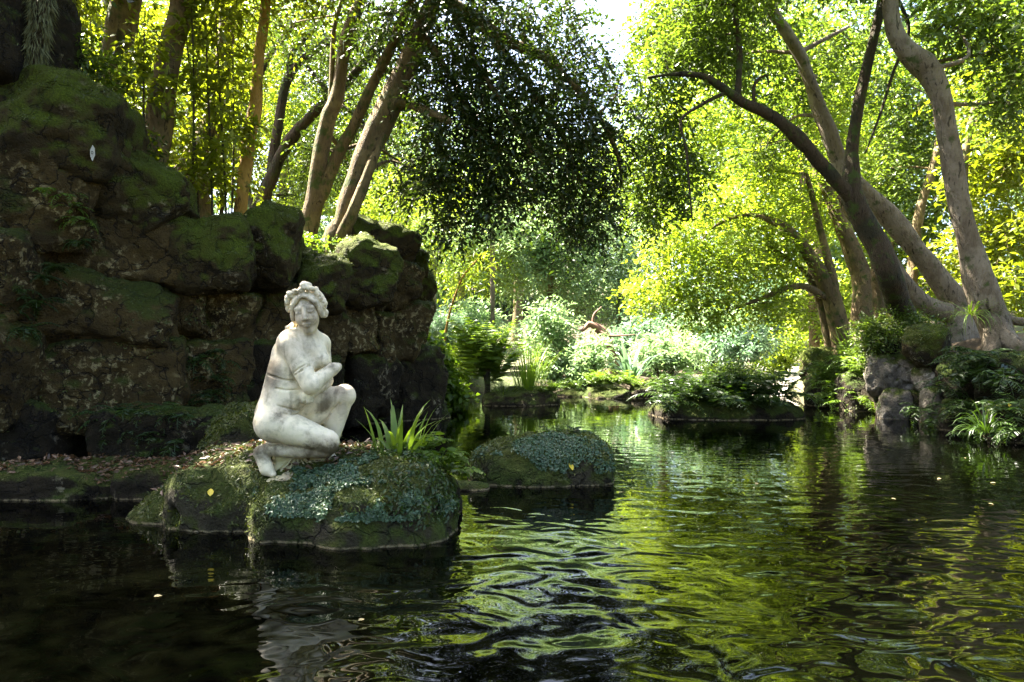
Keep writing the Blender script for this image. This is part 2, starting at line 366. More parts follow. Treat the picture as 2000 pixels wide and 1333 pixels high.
SU = 0.001123                            # metres per carving unit
def build_statue(loc, mat, mat_base):
    root = empty("statue", loc)
    root.rotation_euler.z = math.radians(16.7)
    c = lambda x, y, q: (x, y, 1269-q)
    f = Field((130, -260, -40), (820, 270, 1230), 4.6)
    # trunk of the body
    f.ell(c(285, 25, 925), (114, 140, 128)); f.ell(c(272, -42, 952), (100, 98, 106), 24); f.ell(c(300, 110, 950), (100, 95, 108), 30)
    f.cap(c(318, 20, 850), c(362, 25, 640), 122, 116, 40)
    f.ell(c(400, -10, 790), (100, 100, 100), 40)
    f.ell(c(424, 28, 560), (150, 112, 140), 40); f.ell(c(370, 60, 520), (92, 85, 95), 40)
    f.ell(c(520, 20, 540), (90, 95, 95), 40)
    f.cap(c(385, -20, 460), c(575, 95, 462), 66, 56, 40)
    f.cap(c(405, 25, 440), c(478, 20, 385), 46, 40, 40); f.cap(c(565, 70, 435), c(505, 30, 385), 34, 36, 40)
    f.cap(c(487, 18, 455), c(490, 2, 350), 60, 52, 26)
    f.ell(c(572, -22, 572), (56, 62, 54), 22); f.ell(c(482, -62, 596), (58, 58, 56), 22)
    # legs
    f.cap(c(292, -42, 950), c(602, -108, 1068), 112, 72, 26); f.ell(c(612, -108, 1080), (62, 62, 74), 20)
    f.cap(c(590, -100, 1128), c(228, -12, 1118), 46, 36, 10); f.cap(c(300, 20, 1060), c(480, 0, 1090), 60, 50, 10); f.ell(c(430, -58, 1130), (125, 44, 40), 12)
    f.ell(c(207, -8, 1132), (37, 37, 38), 16); f.cap(c(214, -8, 1140), c(246, -28, 1232), 44, 42, 18)
    f.cap(c(248, -28, 1235), c(283, -55, 1262), 38, 22, 14)
    for i, q in enumerate((-62, -46, -30, -15, 0)): f.cap(c(262+i*2, q+5, 1250), c(286-i*6, q-4, 1266), 13, 10, 5)
    f.cap(c(405, 112, 872), c(716, 92, 806), 112, 70, 22); f.ell(c(722, 90, 802), (65, 64, 71), 22)
    f.cap(c(712, 88, 832), c(622, 96, 1160), 60, 38, 10); f.ell(c(642, 104, 950), (60, 56, 125), 10); f.cap(c(520, 112, 925), c(640, 104, 900), 80, 60, 12)
    f.ell(c(612, 100, 1190), (36, 36, 34), 16); f.cap(c(612, 98, 1192), c(690, 45, 1228), 36, 18, 16)
    # arms
    f.ell(c(378, -38, 458), (72, 68, 78), 40); f.cap(c(395, -25, 425), c(470, -5, 400), 44, 40, 40); f.ell(c(450, -20, 500), (90, 85, 80), 50)
    f.cap(c(380, -58, 470), c(500, -138, 708), 70, 56, 14)
    f.ell(c(512, -138, 716), (58, 56, 58), 16)
    f.cap(c(515, -138, 712), c(640, -92, 620), 54, 38, 8); f.cap(c(640, -92, 620), c(668, -80, 608), 38, 27, 12)
    f.cap(c(577, 98, 465), c(598, 116, 690), 52, 47, 16)
    f.cap(c(602, 100, 704), c(505, -55, 768), 46, 36, 12); f.cap(c(505, -58, 764), c(480, -92, 792), 40, 44, 10)
    f.cap(c(468, -104, 806), c(506, -112, 812), 20, 18, 12)
    # head, carved in its own frame, then turned
    H = np.array(c(490, -12, 262)); M = np.array(Matrix.Rotation(math.radians(-9), 3, 'Y') @ Matrix.Rotation(math.radians(-14), 3, 'Z') @ Matrix.Rotation(math.radians(7), 3, 'X'))
    L = lambda p: H+M@np.array(p, float)
    he = lambda p, r, k=16, cut=False, g=f: g.ell(L(p), r, k, cut, M)
    hc = lambda a, b, ra, rb=None, k=10, cut=False, g=f: g.cap(L(a), L(b), ra, rb, k, cut)
    he((0, 38, 42), (90, 112, 98)); he((0, -34, -26), (69, 72, 100), 24); he((0, -66, -110), (29, 28, 26), 22)
    for s in (-1, 1): he((s*36, -62, -30), (32, 34, 40), 22)
    hc((-50, -80, 30), (50, -80, 30), 14, 14, 22)
    for s in (-1, 1):
        he((s*36, -114, 6), (27, 20, 17), 10, True); he((s*35, -86, 5), (22, 15, 13), 3)
        hc((s*14, -98, 10), (s*56, -86, 10), 4, 4, 4)
    hc((0, -97, 34), (0, -120, -30), 10, 14, 8)
    for s in (-1, 1): he((s*12, -114, -35), (11, 12, 9), 5)
    he((0, -101, -66), (27, 15, 9), 6); he((0, -99, -80), (22, 15, 9), 6)
    hc((-24, -114, -72), (24, -114, -72), 3, 3, 3, True); hc((-20, -104, -92), (20, -104, -92), 5, 5, 8, True)
    # carved lines
    for pts, r in ((((248, 652), (300, 668), (360, 688), (420, 694)), 6), (((300, 735), (360, 748), (440, 745)), 6), (((312, 838), (380, 862), (440, 876)), 5),
                   (((338, 884), (400, 896), (470, 912)), 6), (((680, 846), (640, 896), (590, 968)), 7), (((414, 655), (450, 628), (492, 600)), 4), (((404, 640), (440, 612), (480, 588)), 4),
                   (((466, 800), (480, 760), (470, 830)), 5), (((500, 596), (560, 632), (600, 615)), 5)):
        f.groove(pts, r)
    V, Fc = f.net(1)
    T = lambda V: (V-np.array([476, 0, 0]))*SU
    body = mesh("body", T(V), Fc, mat, root)
    # hair: parted waves and a crown of curls
    g = Field((350, -200, 800), (640, 200, 1230), 3.6); r = R(5)
    g.ell(L((0, 48, 52)), (108, 112, 98), 10, False, M)
    for s in (-1, 1):
        for j in range(7):
            a0 = np.array((s*8, -70+j*12, 104+j*7)); a1 = np.array((s*90, -44+j*18, -40+j*10))
            prev = None
            for t in np.linspace(0, 1, 9):
                q = a0*(1-t)+a1*t+np.array((s*20, -12, 22))*math.sin(math.pi*t)+np.array((0, -3, 5))*math.sin(t*15+j*1.7)
                if prev is not None: g.cap(L(prev), L(q), 12, 12, 5)
                prev = q
    ring = [(-104, -12, 30), (-102, -26, 72), (-90, -34, 112), (-58, -46, 136), (-20, -52, 140), (24, -52, 158), (50, -44, 148), (84, -30, 110), (102, -18, 66), (106, -6, 22), (102, 6, -18)]
    rp = spline(ring, 26)
    for q in rp:
        for _ in range(2): g.ell(L(q+r.normal(0, 7, 3)), r.uniform(13, 21, 3), 5)
    for q in ((-98, 0, -4), (-96, 2, -30), (-92, 10, -52), (100, 0, -14), (96, 2, -40), (20, -46, 176), (38, -40, 170)):
        g.ell(L(q), r.uniform(15, 20, 3), 5)
    for q in rp[1:-1]: g.ell(L(q+np.array((r.normal(0, 8), -16, r.normal(0, 8)))), (6, 7, 6), 4, True)
    g.ell(L((0, 120, 60)), (60, 46, 52), 14)
    for a, b in ((c(405, 60, 335), c(365, 45, 365)), (c(365, 45, 365), c(345, 20, 400)), (c(410, 50, 345), c(385, 20, 380))): g.cap(a, b, 15, 11, 8)
    he((0, -108, -70), (62, 62, 84), 5, True, g)
    V, Fc = g.net(1); mesh("hair", T(V), Fc, mat, root)
    # carved drapery support under the thigh and low plinth under the toes
    s_ = Field((250, -160, -60), (680, 200, 150), 4.0)
    s_.cap((330, 40, 10), (560, 60, 10), 70, 66, 20); s_.cap((330, 40, 90), (590, 40, 90), 52, 46, 20)
    for j, a in enumerate(np.linspace(-1.1, 1.1, 13)):
        s_.cap((430+30*math.sin(a), -18-4*(j % 2), 100), (430+185*math.sin(a), -40+20*abs(a), -10), 6, 8, 5, j % 2 == 1)
    V, Fc = s_.net(1); mesh("drapery_support", T(V), Fc, mat_base, root)
    p = Field((150, -210, -90), (790, 230, 60), 5.0)
    p.ell((440, -62, -30), (170, 90, 44), 10); p.ell((440, 50, -46), (230, 140, 42), 14); p.ell((330, -60, -40), (90, 60, 34), 14)
    V, Fc = p.net(1); V[:, 2] += 5*fbm(V/40.0, 3); mesh("plinth", T(V), Fc, mat_base, root)
    return root
# ------------------------------------------------------------------ ground, pond, path
WPX = [-500, 0, 200, 400, 600, 800, 860]; WY = [5.2, 6.5, 7.0, 7.8, 9.0, 11.3, 13.0]
def Yw(px): return float(np.interp(px, WPX, WY))
BANK = [(-10.5, -6, 1.5, 1.5), (-9.3, 3.5, 3.0, 1.0)]          # x, y, height, width of the rise
for px, h in ((-250, 3.6), (0, 3.45), (120, 3.3), (200, 2.95), (300, 2.8), (400, 2.55), (500, 2.45), (600, 2.5), (700, 2.45), (800, 2.3), (850, 1.0)):
    y = Yw(px)+.55; BANK.append(((px-1000)/F_PX*Yw(px)-.5, y, h, .5))
BANK += [(-1.75, 16.2, .35, .8), (-1.0, 17.0, .3, .8), (1.0, 16.9, .3, 1.0), (3.5, 17.2, .3, 1.0), (6.2, 17.0, .3, 1.2), (6.5, 14.5, .55, .8), (6.7, 13.0, 1.1, .7),
         (6.85, 11.3, 1.35, .6), (6.85, 9.7, 1.25, .6), (6.8, 8.0, 1.2, .6), (7.5, 2, 1.0, 1), (7.5, -6, .8, 1), (-2, -8, .6, 1)]
BK = np.array(BANK)
def ground_z(X, Y):
    p = np.stack([X, Y], -1); best = np.full(X.shape, 1e9); h = np.zeros(X.shape); w = np.ones(X.shape); ins = np.zeros(X.shape, bool)
    n = len(BK)
    for i in range(n):
        a, b = BK[i], BK[(i+1) % n]; d = b[:2]-a[:2]
        t = np.clip(((X-a[0])*d[0]+(Y-a[1])*d[1])/(d@d), 0, 1)
        e = np.hypot(X-a[0]-t*d[0], Y-a[1]-t*d[1]); m = e < best
        best = np.where(m, e, best); h = np.where(m, a[2]+t*(b[2]-a[2]), h); w = np.where(m, a[3]+t*(b[3]-a[3]), w)
        c = ((a[1] > Y) != (b[1] > Y)) & (X < (b[0]-a[0])*(Y-a[1])/np.where(b[1]-a[1] == 0, 1e-9, b[1]-a[1])+a[0]); ins ^= c
    s = np.clip(best/w, 0, 1); s = s*s*(3-2*s)
    far = np.clip((best-14)/70, 0, 1)
    rise = np.where(X < -1, .05, .035)*np.clip(best-1, 0, 40)*(h > .4)
    land = -.3+(h+.3)*s+rise+9*far*far*(3-2*far)+.10*fbm(np.stack([X*.7, Y*.7, 0*X], -1), 3, 3)*np.clip(best/2, 0, 1)
    return np.where(ins, -.3-.5*np.clip(best/1.5, 0, 1), land)
def gz(x, y): return float(ground_z(np.array([x], float), np.array([y], float))[0])
u = np.linspace(-1, 1, 250)
gx = 1.3*np.sinh(6.4*u)-1.0; gy = 1.6*np.sinh(6.2*u)+10.5
GX, GY = np.meshgrid(gx, gy, indexing='ij'); GZ = ground_z(GX, GY)
i, j = np.meshgrid(np.arange(249), np.arange(249), indexing='ij'); k = (i*250+j).ravel()
struct(mesh("ground", np.stack([GX, GY, GZ], -1).reshape(-1, 3), np.stack([k, k+250, k+251, k+1], 1), MT['soil']))
wv = np.array([(-12, -7.5, 0), (9, -7.5, 0), (9, 19, 0), (-12, 19, 0)], float)
struct(mesh("pond_water", wv, np.array([[0, 1, 2, 3]]), MT['water'], smooth=False))
# pale path that comes round the far end of the pond
pc = spline([(5.9, 17.3), (7.2, 18.3), (8.4, 20.5), (9.5, 24), (12, 30)], 30); pt = norm(np.gradient(pc, axis=0)); pn = np.stack([-pt[:, 1], pt[:, 0]], 1)
pl, pr = pc+pn*.8, pc-pn*.8
pv = np.vstack([np.column_stack([q, ground_z(q[:, 0], q[:, 1])+.05]) for q in (pl, pr)]); k = np.arange(29)
struct(mesh("path", pv, np.stack([k, k+1, k+31, k+30], 1), MT['path']))

# ------------------------------------------------------------------ rocks
def cube_sphere(n):
    g = np.linspace(-1, 1, n+1); a, b = np.meshgrid(g, g, indexing='ij'); o = np.ones_like(a); Vs, Fs = [], []
    i, j = np.meshgrid(np.arange(n), np.arange(n), indexing='ij'); k = (i*(n+1)+j).ravel(); q = np.stack([k, k+n+1, k+n+2, k+1], 1)
    for f, (v, fl) in enumerate((((o, a, b), 0), ((-o, a, b), 1), ((a, o, b), 1), ((a, -o, b), 0), ((a, b, o), 0), ((a, b, -o), 1))):
        Vs.append(np.stack(v, -1).reshape(-1, 3)); Fs.append((q[:, ::-1] if fl else q)+f*(n+1)**2)
    V = np.vstack(Vs); F = np.concatenate(Fs); u, inv = np.unique(np.round(V, 6), axis=0, return_inverse=True)
    return u, inv.ravel()[F]
CS = {n: cube_sphere(n) for n in (8, 12, 18, 28, 36)}
def rockV(r, seed, boxy=4.0, rough=.10, n=18, cuts=7, freq=2.2):
    if boxy > 6: cuts = 4
    V, F = CS[n]; g = R(seed); r = np.asarray(r, float)
    q = V/np.sum(np.abs(V)**boxy, axis=1, keepdims=True)**(1/boxy)
    for _ in range(cuts):
        nn = norm(g.normal(size=3)); d = g.uniform(.72, .98)*(1 if boxy < 3 else 1.15 if boxy <= 6 else 1.32)
        e = q@nn; q = q-np.clip(e-d, 0, None)[:, None]*nn*.85
    P_ = q*r; s = r.min()
    big = fbm(P_*freq/max(s, .12)*.32+seed*7.7, seed, 2); fine = fbm(P_*7.0+seed*3.3, seed+5, 4)
    P_ = P_+norm(q)*(big*rough*s*.9+fine*.042*np.clip(s*4, .2, 1)-.16*np.clip(s*3, .1, 1)*np.clip(.18-np.abs(fbm(P_*2.1+seed, seed+2, 3)), 0, 1))[:, None]
    return P_, F
def rot(rz, rx=0, ry=0): return np.array(Matrix.Rotation(rz, 3, 'Z') @ Matrix.Rotation(ry, 3, 'Y') @ Matrix.Rotation(rx, 3, 'X'))
def stone(parent, c, r, seed, mat, rz=0, rx=0, ry=0, boxy=4.0, rough=.10, n=18, name="stone", base=(0, 0, 0)):
    V, F = rockV(r, seed, boxy, rough, n); V = V@rot(rz, rx, ry).T+np.asarray(c)-np.asarray(base)
    o = mesh(name, V, F, mat, parent); return o, V+np.asarray(base), F
SURF = {}                                            # surfaces kept for planting
wall_base = (-4.0, 7.2, 0.0)
wall = tag(empty("rock_wall", wall_base), "tall dark wall of big mossy tufa blocks rising behind the marble statue", "rock wall")
WS = [  # x0 y0 x1 y1, forward offset, material, boxiness, tilt
    (-140, 175, 60, 345, .15, 'rock_moss', 3, .1), (15, 180, 222, 345, -.25, 'rock_moss', 3, .12), (-140, 330, 30, 490, -.05, 'rock_wall', 4, 0), (20, 325, 215, 475, -.12, 'rock_wall', 4, 0),
    (200, 315, 372, 462, -.02, 'rock_moss', 3.2, .42), (100, 455, 385, 552, .05, 'rock_wall', 6, .02), (70, 545, 322, 685, -.08, 'rock_wall', 5, 0),
    (-140, 470, 85, 630, -.1, 'rock_wall', 4, 0), (-140, 615, 70, 800, -.05, 'rock_wall', 5, 0), (300, 552, 388, 668, .12, 'rock_wall', 4, 0),
    (375, 568, 492, 690, .1, 'rock_wall', 4, .1), (75, 670, 335, 815, .0, 'rock_wall', 6, 0), (322, 680, 462, 815, .1, 'rock_wall', 5, 0),
    (372, 440, 492, 565, -.35, 'rock_moss', 4, .05), (465, 425, 572, 565, -.4, 'rock_moss', 3.6, .15), (480, 555, 572, 690, .15, 'rock_wall', 4, 0),
    (445, 680, 560, 820, .05, 'rock_dark', 5, 0), (556, 495, 668, 610, -.2, 'rock_moss', 3.4, .15), (640, 482, 756, 605, -.5, 'rock_moss', 3.4, .38),
    (655, 436, 792, 525, .3, 'rock_moss', 3, .2), (715, 515, 808, 610, .1, 'rock_wall', 4, .1), (775, 500, 818, 552, .4, 'rock_moss', 3, .1), (785, 545, 826, 612, .3, 'rock_moss', 3.5, 0),
    (560, 590, 650, 700, .15, 'rock_wall', 5, 0), (640, 600, 708, 700, -.05, 'rock_wall', 5, 0), (692, 602, 735, 700, -.2, 'rock_wall', 6, 0), (722, 600, 826, 700, .1, 'rock_wall', 4, 0),
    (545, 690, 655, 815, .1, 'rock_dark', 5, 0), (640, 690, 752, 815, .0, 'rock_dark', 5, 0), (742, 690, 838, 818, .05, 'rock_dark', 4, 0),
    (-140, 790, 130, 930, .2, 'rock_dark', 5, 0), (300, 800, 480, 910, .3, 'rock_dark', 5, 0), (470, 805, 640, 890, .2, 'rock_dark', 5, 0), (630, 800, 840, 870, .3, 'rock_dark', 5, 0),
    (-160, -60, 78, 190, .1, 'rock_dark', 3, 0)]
STN = []; wr_ = R(99)
for n, (x0, y0, x1, y1, off, mt, bx_, tl) in enumerate(WS):
    x0 += wr_.normal()*6; x1 += wr_.normal()*6; y0 += wr_.normal()*5; y1 += wr_.normal()*5; off += wr_.normal()*.05
    xm = (x0+x1)/2; Y = Yw(xm)+off; th = .55
    th = .75 if y0 < 470 else .6
    hw, hh = (x1-x0)/2/F_PX*Y*1.13, (y1-y0)/2/F_PX*Y*1.15
    c = P(xm, (y0+y1)/2, Y); c = c*1.0; k = 1+(th*.8)/Y; c = np.array([c[0]*k, c[1]*k, CAM_H+(c[2]-CAM_H)*k]); hw *= k; hh *= k
    ang = math.radians(float(np.interp(xm, [0, 400, 800], [8, 22, 38])))
    o, V, F = stone(wall, c, (hw, th, hh), 100+n, MT[mt], rz=ang+wr_.normal()*.10, rx=wr_.normal()*.10, ry=tl+wr_.normal()*.06, boxy=bx_*(2.2 if mt != 'rock_moss' else 1.6), rough=.17 if mt != 'rock_moss' else .2, n=28, base=wall_base)
    SURF[('wall', n)] = (V, F); STN.append((o, V, F, mt, wall_base))
# ledges, block and edging at the foot of the wall
def rock_thing(name, label, cat, items, group=None):
    b = items[0][0]; b = np.array([b[0], b[1], 0.0]); t = tag(empty(name, b), label, cat, group); out = []
    for k, (c, r, seed, mt, rz, ry, bx_) in enumerate(items): out.append(stone(t, c, r, seed, MT[mt], rz, 0, ry, bx_, .16, 28, "stone", b)); STN.append((*out[-1], mt, b))
    return t, out
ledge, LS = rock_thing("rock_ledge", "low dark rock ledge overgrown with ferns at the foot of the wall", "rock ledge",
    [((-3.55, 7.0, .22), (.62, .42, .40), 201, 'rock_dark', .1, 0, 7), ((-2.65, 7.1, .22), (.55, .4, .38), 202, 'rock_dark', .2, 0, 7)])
block, BS = rock_thing("mossy_block", "squarish moss-topped stone block just behind the statue's heel", "stone", [((-2.36, 6.1, .30), (.36, .36, .36), 203, 'rock_pond', .15, -.05, 4)])
edge, ES = rock_thing("stone_edging", "low dark stone edging along the water beside the statue's boulder", "stone edging",
    [((-5.1, 6.0, .02), (.75, .5, .24), 204, 'rock_dark', .05, 0, 5), ((-3.85, 6.05, .02), (.62, .5, .23), 205, 'rock_dark', .02, 0, 5), ((-2.85, 6.1, .0), (.5, .5, .24), 206, 'rock_dark', -.03, 0, 5)])
# the statue's boulder, carved as smooth lobes
def lobes(items, cuts, lo, hi, st, seed, amp):
    f = Field(np.array(lo)*100, np.array(hi)*100, st)
    for c, r, k, rz, ry, e in items: f.blk(np.array(c)*100, np.array(r)*100, k, e, rot(rz, 0, ry))
    for a, b, r, k in cuts: f.cap(np.array(a)*100, np.array(b)*100, r, r, k, True)
    V, F = f.net(1); V = V/100; n = fbm(V*2.6, seed, 5); n2 = fbm(V*11, seed+9, 4)
    c = V-np.array([V[:, 0].mean(), V[:, 1].mean(), -.4]); V = V+norm(c)*(amp*n+amp*.45*n2)[:, None]; return V, F
V, F = lobes([((-.92, 4.90, -.02), (.50, .60, .50), 8, .18, -.14, 3.4), ((-1.48, 4.98, -.03), (.36, .60, .46), 6, .1, .03, 3.2), ((-2.02, 5.16, -.08), (.48, .52, .52), 6, .12, -.02, 4), ((-1.65, 5.50, -.04), (.95, .60, .46), 10, .05, 0, 5), ((-2.45, 5.22, -.16), (.36, .36, .40), 10, .2, -.5, 3)],
    [((-1.86, 4.3, -.02), (-1.72, 4.62, .42), 5, 8), ((-1.34, 4.15, .05), (-1.2, 4.4, .5), 6, 9), ((-2.35, 4.6, .0), (-2.3, 4.95, .35), 3, 8)], (-3.1, 4.0, -.45), (-.2, 6.4, .75), 2.6, 41, .05)
rb = np.array([-1.5, 5.0, 0]); boulder = tag(empty("pond_boulder", rb), "wide moss and creeper covered boulder in the pond carrying the statue", "boulder")
o = mesh("stone", V-rb, F, MT['rock_pond'], boulder); STN.append((o, V, F, 'rock_pond', rb)); SURF['boulder'] = (V, F)
V, F = lobes([((.56, 6.55, -.02), (.36, .42, .41), 8, .1, .06, 3.6), ((.02, 6.5, -.05), (.44, .40, .36), 6, -.1, -.05, 3.2), ((.3, 6.5, -.02), (.3, .38, .38), 10, 0, 0, 3)], [((.2, 5.9, .1), (.25, 6.2, .4), 2.5, 6)], (-.7, 5.8, -.4), (1.2, 7.2, .65), 2.4, 44, .045)
rb2 = np.array([.3, 6.5, 0]); boulder2 = tag(empty("pond_boulder", rb2), "lone rounded boulder in open water wearing one yellow fallen leaf", "boulder")
o = mesh("stone", V-rb2, F, MT['rock_pond'], boulder2); STN.append((o, V, F, 'rock_pond', rb2)); SURF['boulder2'] = (V, F)
for nm, lb, c, r, sd in (("small_rock", "small wet rock wedged between the two creeper covered boulders", (-.52, 5.25, .06), (.13, .16, .2), 210), ("small_rock", "flat wet stone lapped by water against the lone boulder", (-.42, 6.05, .0), (.22, .14, .05), 211)):
    o, V, F = stone(None, (0, 0, 0), r, sd, MT['rock_dark'], boxy=3, n=12, name=nm); o.location = c; tag(o, lb, "rock")
# right bank: stones under the leaning trees
rbase = np.array([6.4, 11.0, 0]); rbank = tag(empty("rock_bank", rbase), "dark rocky bank with grey and mossy stones under the leaning trees", "rock bank")
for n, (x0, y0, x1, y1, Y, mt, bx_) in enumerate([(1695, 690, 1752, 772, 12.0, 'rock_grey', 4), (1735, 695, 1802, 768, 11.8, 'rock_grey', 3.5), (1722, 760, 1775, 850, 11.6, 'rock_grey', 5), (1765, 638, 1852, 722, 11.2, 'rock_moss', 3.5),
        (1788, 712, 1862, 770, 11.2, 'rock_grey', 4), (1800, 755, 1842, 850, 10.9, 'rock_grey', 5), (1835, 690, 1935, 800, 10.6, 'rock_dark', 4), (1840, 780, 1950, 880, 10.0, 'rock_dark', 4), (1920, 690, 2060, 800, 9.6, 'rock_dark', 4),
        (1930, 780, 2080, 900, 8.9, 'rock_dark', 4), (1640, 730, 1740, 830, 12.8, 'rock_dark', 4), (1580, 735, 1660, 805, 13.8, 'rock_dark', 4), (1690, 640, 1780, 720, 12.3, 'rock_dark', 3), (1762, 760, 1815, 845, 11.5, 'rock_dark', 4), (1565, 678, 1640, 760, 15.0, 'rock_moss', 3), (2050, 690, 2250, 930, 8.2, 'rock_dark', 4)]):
    c = P((x0+x1)/2, (y0+y1)/2, Y+.15); k = 1.05*Y/F_PX/2
    o, V, F = stone(rbank, c, ((x1-x0)*k, .5, (y1-y0)*k), 300+n, MT[mt], rz=-.5, boxy=bx_, rough=.14, base=rbase); SURF[('rb', n)] = (V, F); STN.append((o, V, F, mt, rbase))
# islets and the far edge
def islet(label, px0, px1, Y, h, seed, mt='rock_dark', grp=None):
    c = P((px0+px1)/2, 0, Y); c[2] = -.05; k = (px1-px0)/2/F_PX*Y
    o, V, F = stone(None, (0, 0, 0), (k, min(k, .75), h+.05), seed, MT[mt], boxy=3.2, rough=.16, name="islet_rock"); o.location = tuple(c); tag(o, label, "rock", grp); SURF[('is', seed)] = (V+c, F); return o
islet("long dark islet rock in mid pond buried under a mound of ferns", 1275, 1556, 11.9, .34, 401)
islet("dark islet rock below the tall feathery tree fern", 940, 1088, 14.3, .30, 402)
islet("low rock at the far edge under the big golden fern cushion", 1135, 1240, 16.0, .20, 403)
islet("small round rock at the far edge beside the golden fern cushion", 1225, 1296, 15.8, .26, 404)
islet("flat rock at the far edge between tree fern and golden fern cushion", 1085, 1145, 16.2, .14, 405)
# ------------------------------------------------------------------ leaves
def leaves(Pt, D, L, wr, g, fold=.25, rich=False, up=None):
    """Pt,D (n,3), L (n): folded pointed blades; returns V,F,rnd"""
    n = len(Pt); D = norm(D); u = g.normal(size=(n, 3))*.55+(np.array([0, 0, 1.0]) if up is None else up)
    Sd = norm(np.cross(D, u)); N = np.cross(Sd, D); L = np.broadcast_to(L, (n,))[:, None]; w = L*wr*.5
    rv = g.random(n)
    if rich:
        rows = [(0.0, 0.0), (.22, .72), (.5, 1.0), (.78, .62), (1.0, 0.0)]
        V = [Pt]
        for t, s in rows[1:-1]:
            c = Pt+D*L*t-np.array([0, 0, 1.0])*L*.10*t*t
            V += [c+Sd*w*s+N*w*s*fold, c, c-Sd*w*s+N*w*s*fold]
        V.append(Pt+D*L-np.array([0, 0, 1.0])*L*.10); V = np.stack(V, 1); m = 11
        b = (np.arange(n)*m)[:, None]
        T = np.concatenate([b+np.array([0, 2, 1]), b+np.array([0, 3, 2]), b+np.array([7, 8, 10]), b+np.array([8, 9, 10])])
        Q = np.concatenate([b+np.array(q) for q in ((1, 2, 5, 4), (2, 3, 6, 5), (4, 5, 8, 7), (5, 6, 9, 8))])
        return V.reshape(-1, 3), [T, Q], np.repeat(rv, m)
    mid = Pt+D*L*.45
    V = np.stack([Pt, mid+Sd*w+N*w*fold*2, Pt+D*L, mid-Sd*w+N*w*fold*2], 1); b = (np.arange(n)*4)[:, None]
    F = np.concatenate([b+np.array([0, 2, 1]), b+np.array([0, 3, 2])])
    return V.reshape(-1, 3), [F], np.repeat(rv, 4)
def inball(g, n, shell=.5):
    d = norm(g.normal(size=(n, 3))); return d*(g.random(n)**(shell))[:, None]
def sprays(O, D, ln, k, L, wr, g, droop=.35, rich=False):
    """leafy twigs: O,D (s,3); k leaves alternate along each"""
    s = len(O); D = norm(D); ln = np.broadcast_to(ln, (s,)); t = (np.arange(k)+.6)/k
    side = norm(np.cross(D, g.normal(size=(s, 3))*.4+np.array([0, 0, 1.0])))
    sg = np.where(np.arange(k) % 2 == 0, 1., -1.)
    pos = O[:, None]+D[:, None]*(ln[:, None]*t[None])[..., None]-np.array([0, 0, 1.])*(droop*ln[:, None]*t[None]**2)[..., None]
    dr = D[:, None]*.55+side[:, None]*(sg*.85)[None, :, None]+g.normal(size=(s, k, 3))*.28+np.array([0, 0, -droop*.5])
    Lk = L*(g.uniform(.7, 1.2, (s, k)))
    V, F, r = leaves(pos.reshape(-1, 3), dr.reshape(-1, 3), Lk.ravel(), wr, g, rich=rich)
    nv = 11 if rich else 4
    r = np.clip(r*.6+np.repeat(g.random(s)*.4, k*nv), 0, 1)
    return V, F, r, O, pos[:, -1]
def joinl(ps):
    V, F = joinm([(p[0], p[1]) for p in ps]); return V, F, np.concatenate([p[2] for p in ps])
def twig_tubes(A, B, ra=.006, rb=.002):
    """three-sided twigs from A to B, all in one mesh"""
    n = len(A); d = norm(B-A); u = norm(np.cross(d, [0.3, .2, 1.0])); v = np.cross(d, u); V = []
    for c, r in ((A, ra), (B, rb)):
        for a in (0, 2.094, 4.189): V.append(c+(u*math.cos(a)+v*math.sin(a))*np.reshape(r, (-1, 1) if np.ndim(r) else ()))
    V = np.stack(V, 1); b = (np.arange(n)*6)[:, None]
    F = np.concatenate([b+np.array(q) for q in ((0, 1, 4, 3), (1, 2, 5, 4), (2, 0, 3, 5))]); return V.reshape(-1, 3), F
DENS = 1.55
def crown(clumps, g, L, wr=.38, k=9, ln=.45, droop=.35, dens=1.0, rich=False, outward=.5):
    """clumps rows: x,y,z, rx,ry,rz, sprays"""
    ps = []; O_, E_ = [], []
    for c in clumps:
        n = max(2, int(c[6]*dens*DENS)); b = inball(g, n, .42); O = c[:3]+b*c[3:6]
        D = b*outward+g.normal(size=(n, 3))*.5+np.array([0, 0, -.15]); p = sprays(O, D, ln*g.uniform(.6, 1.2, n), k, L, wr, g, droop, rich)
        ps.append(p[:3]); O_.append(p[3]); E_.append(p[4])
    V, F, r = joinl(ps); return V, F, r, np.vstack(O_), np.vstack(E_)
def clump_px(rows):
    """rows: px,py,Y, rx px, ry px, depth m, sprays -> world clumps"""
    o = []
    for px, py, Y, rx, ry, dz, n in rows:
        c = P(px, py, Y); o.append((*c, rx/F_PX*Y, dz, ry/F_PX*Y, n))
    return np.array(o, float)
def trunk_px(rows): return np.array([(*P(x, y, Y), w/2/F_PX*Y) for x, y, Y, w in rows])
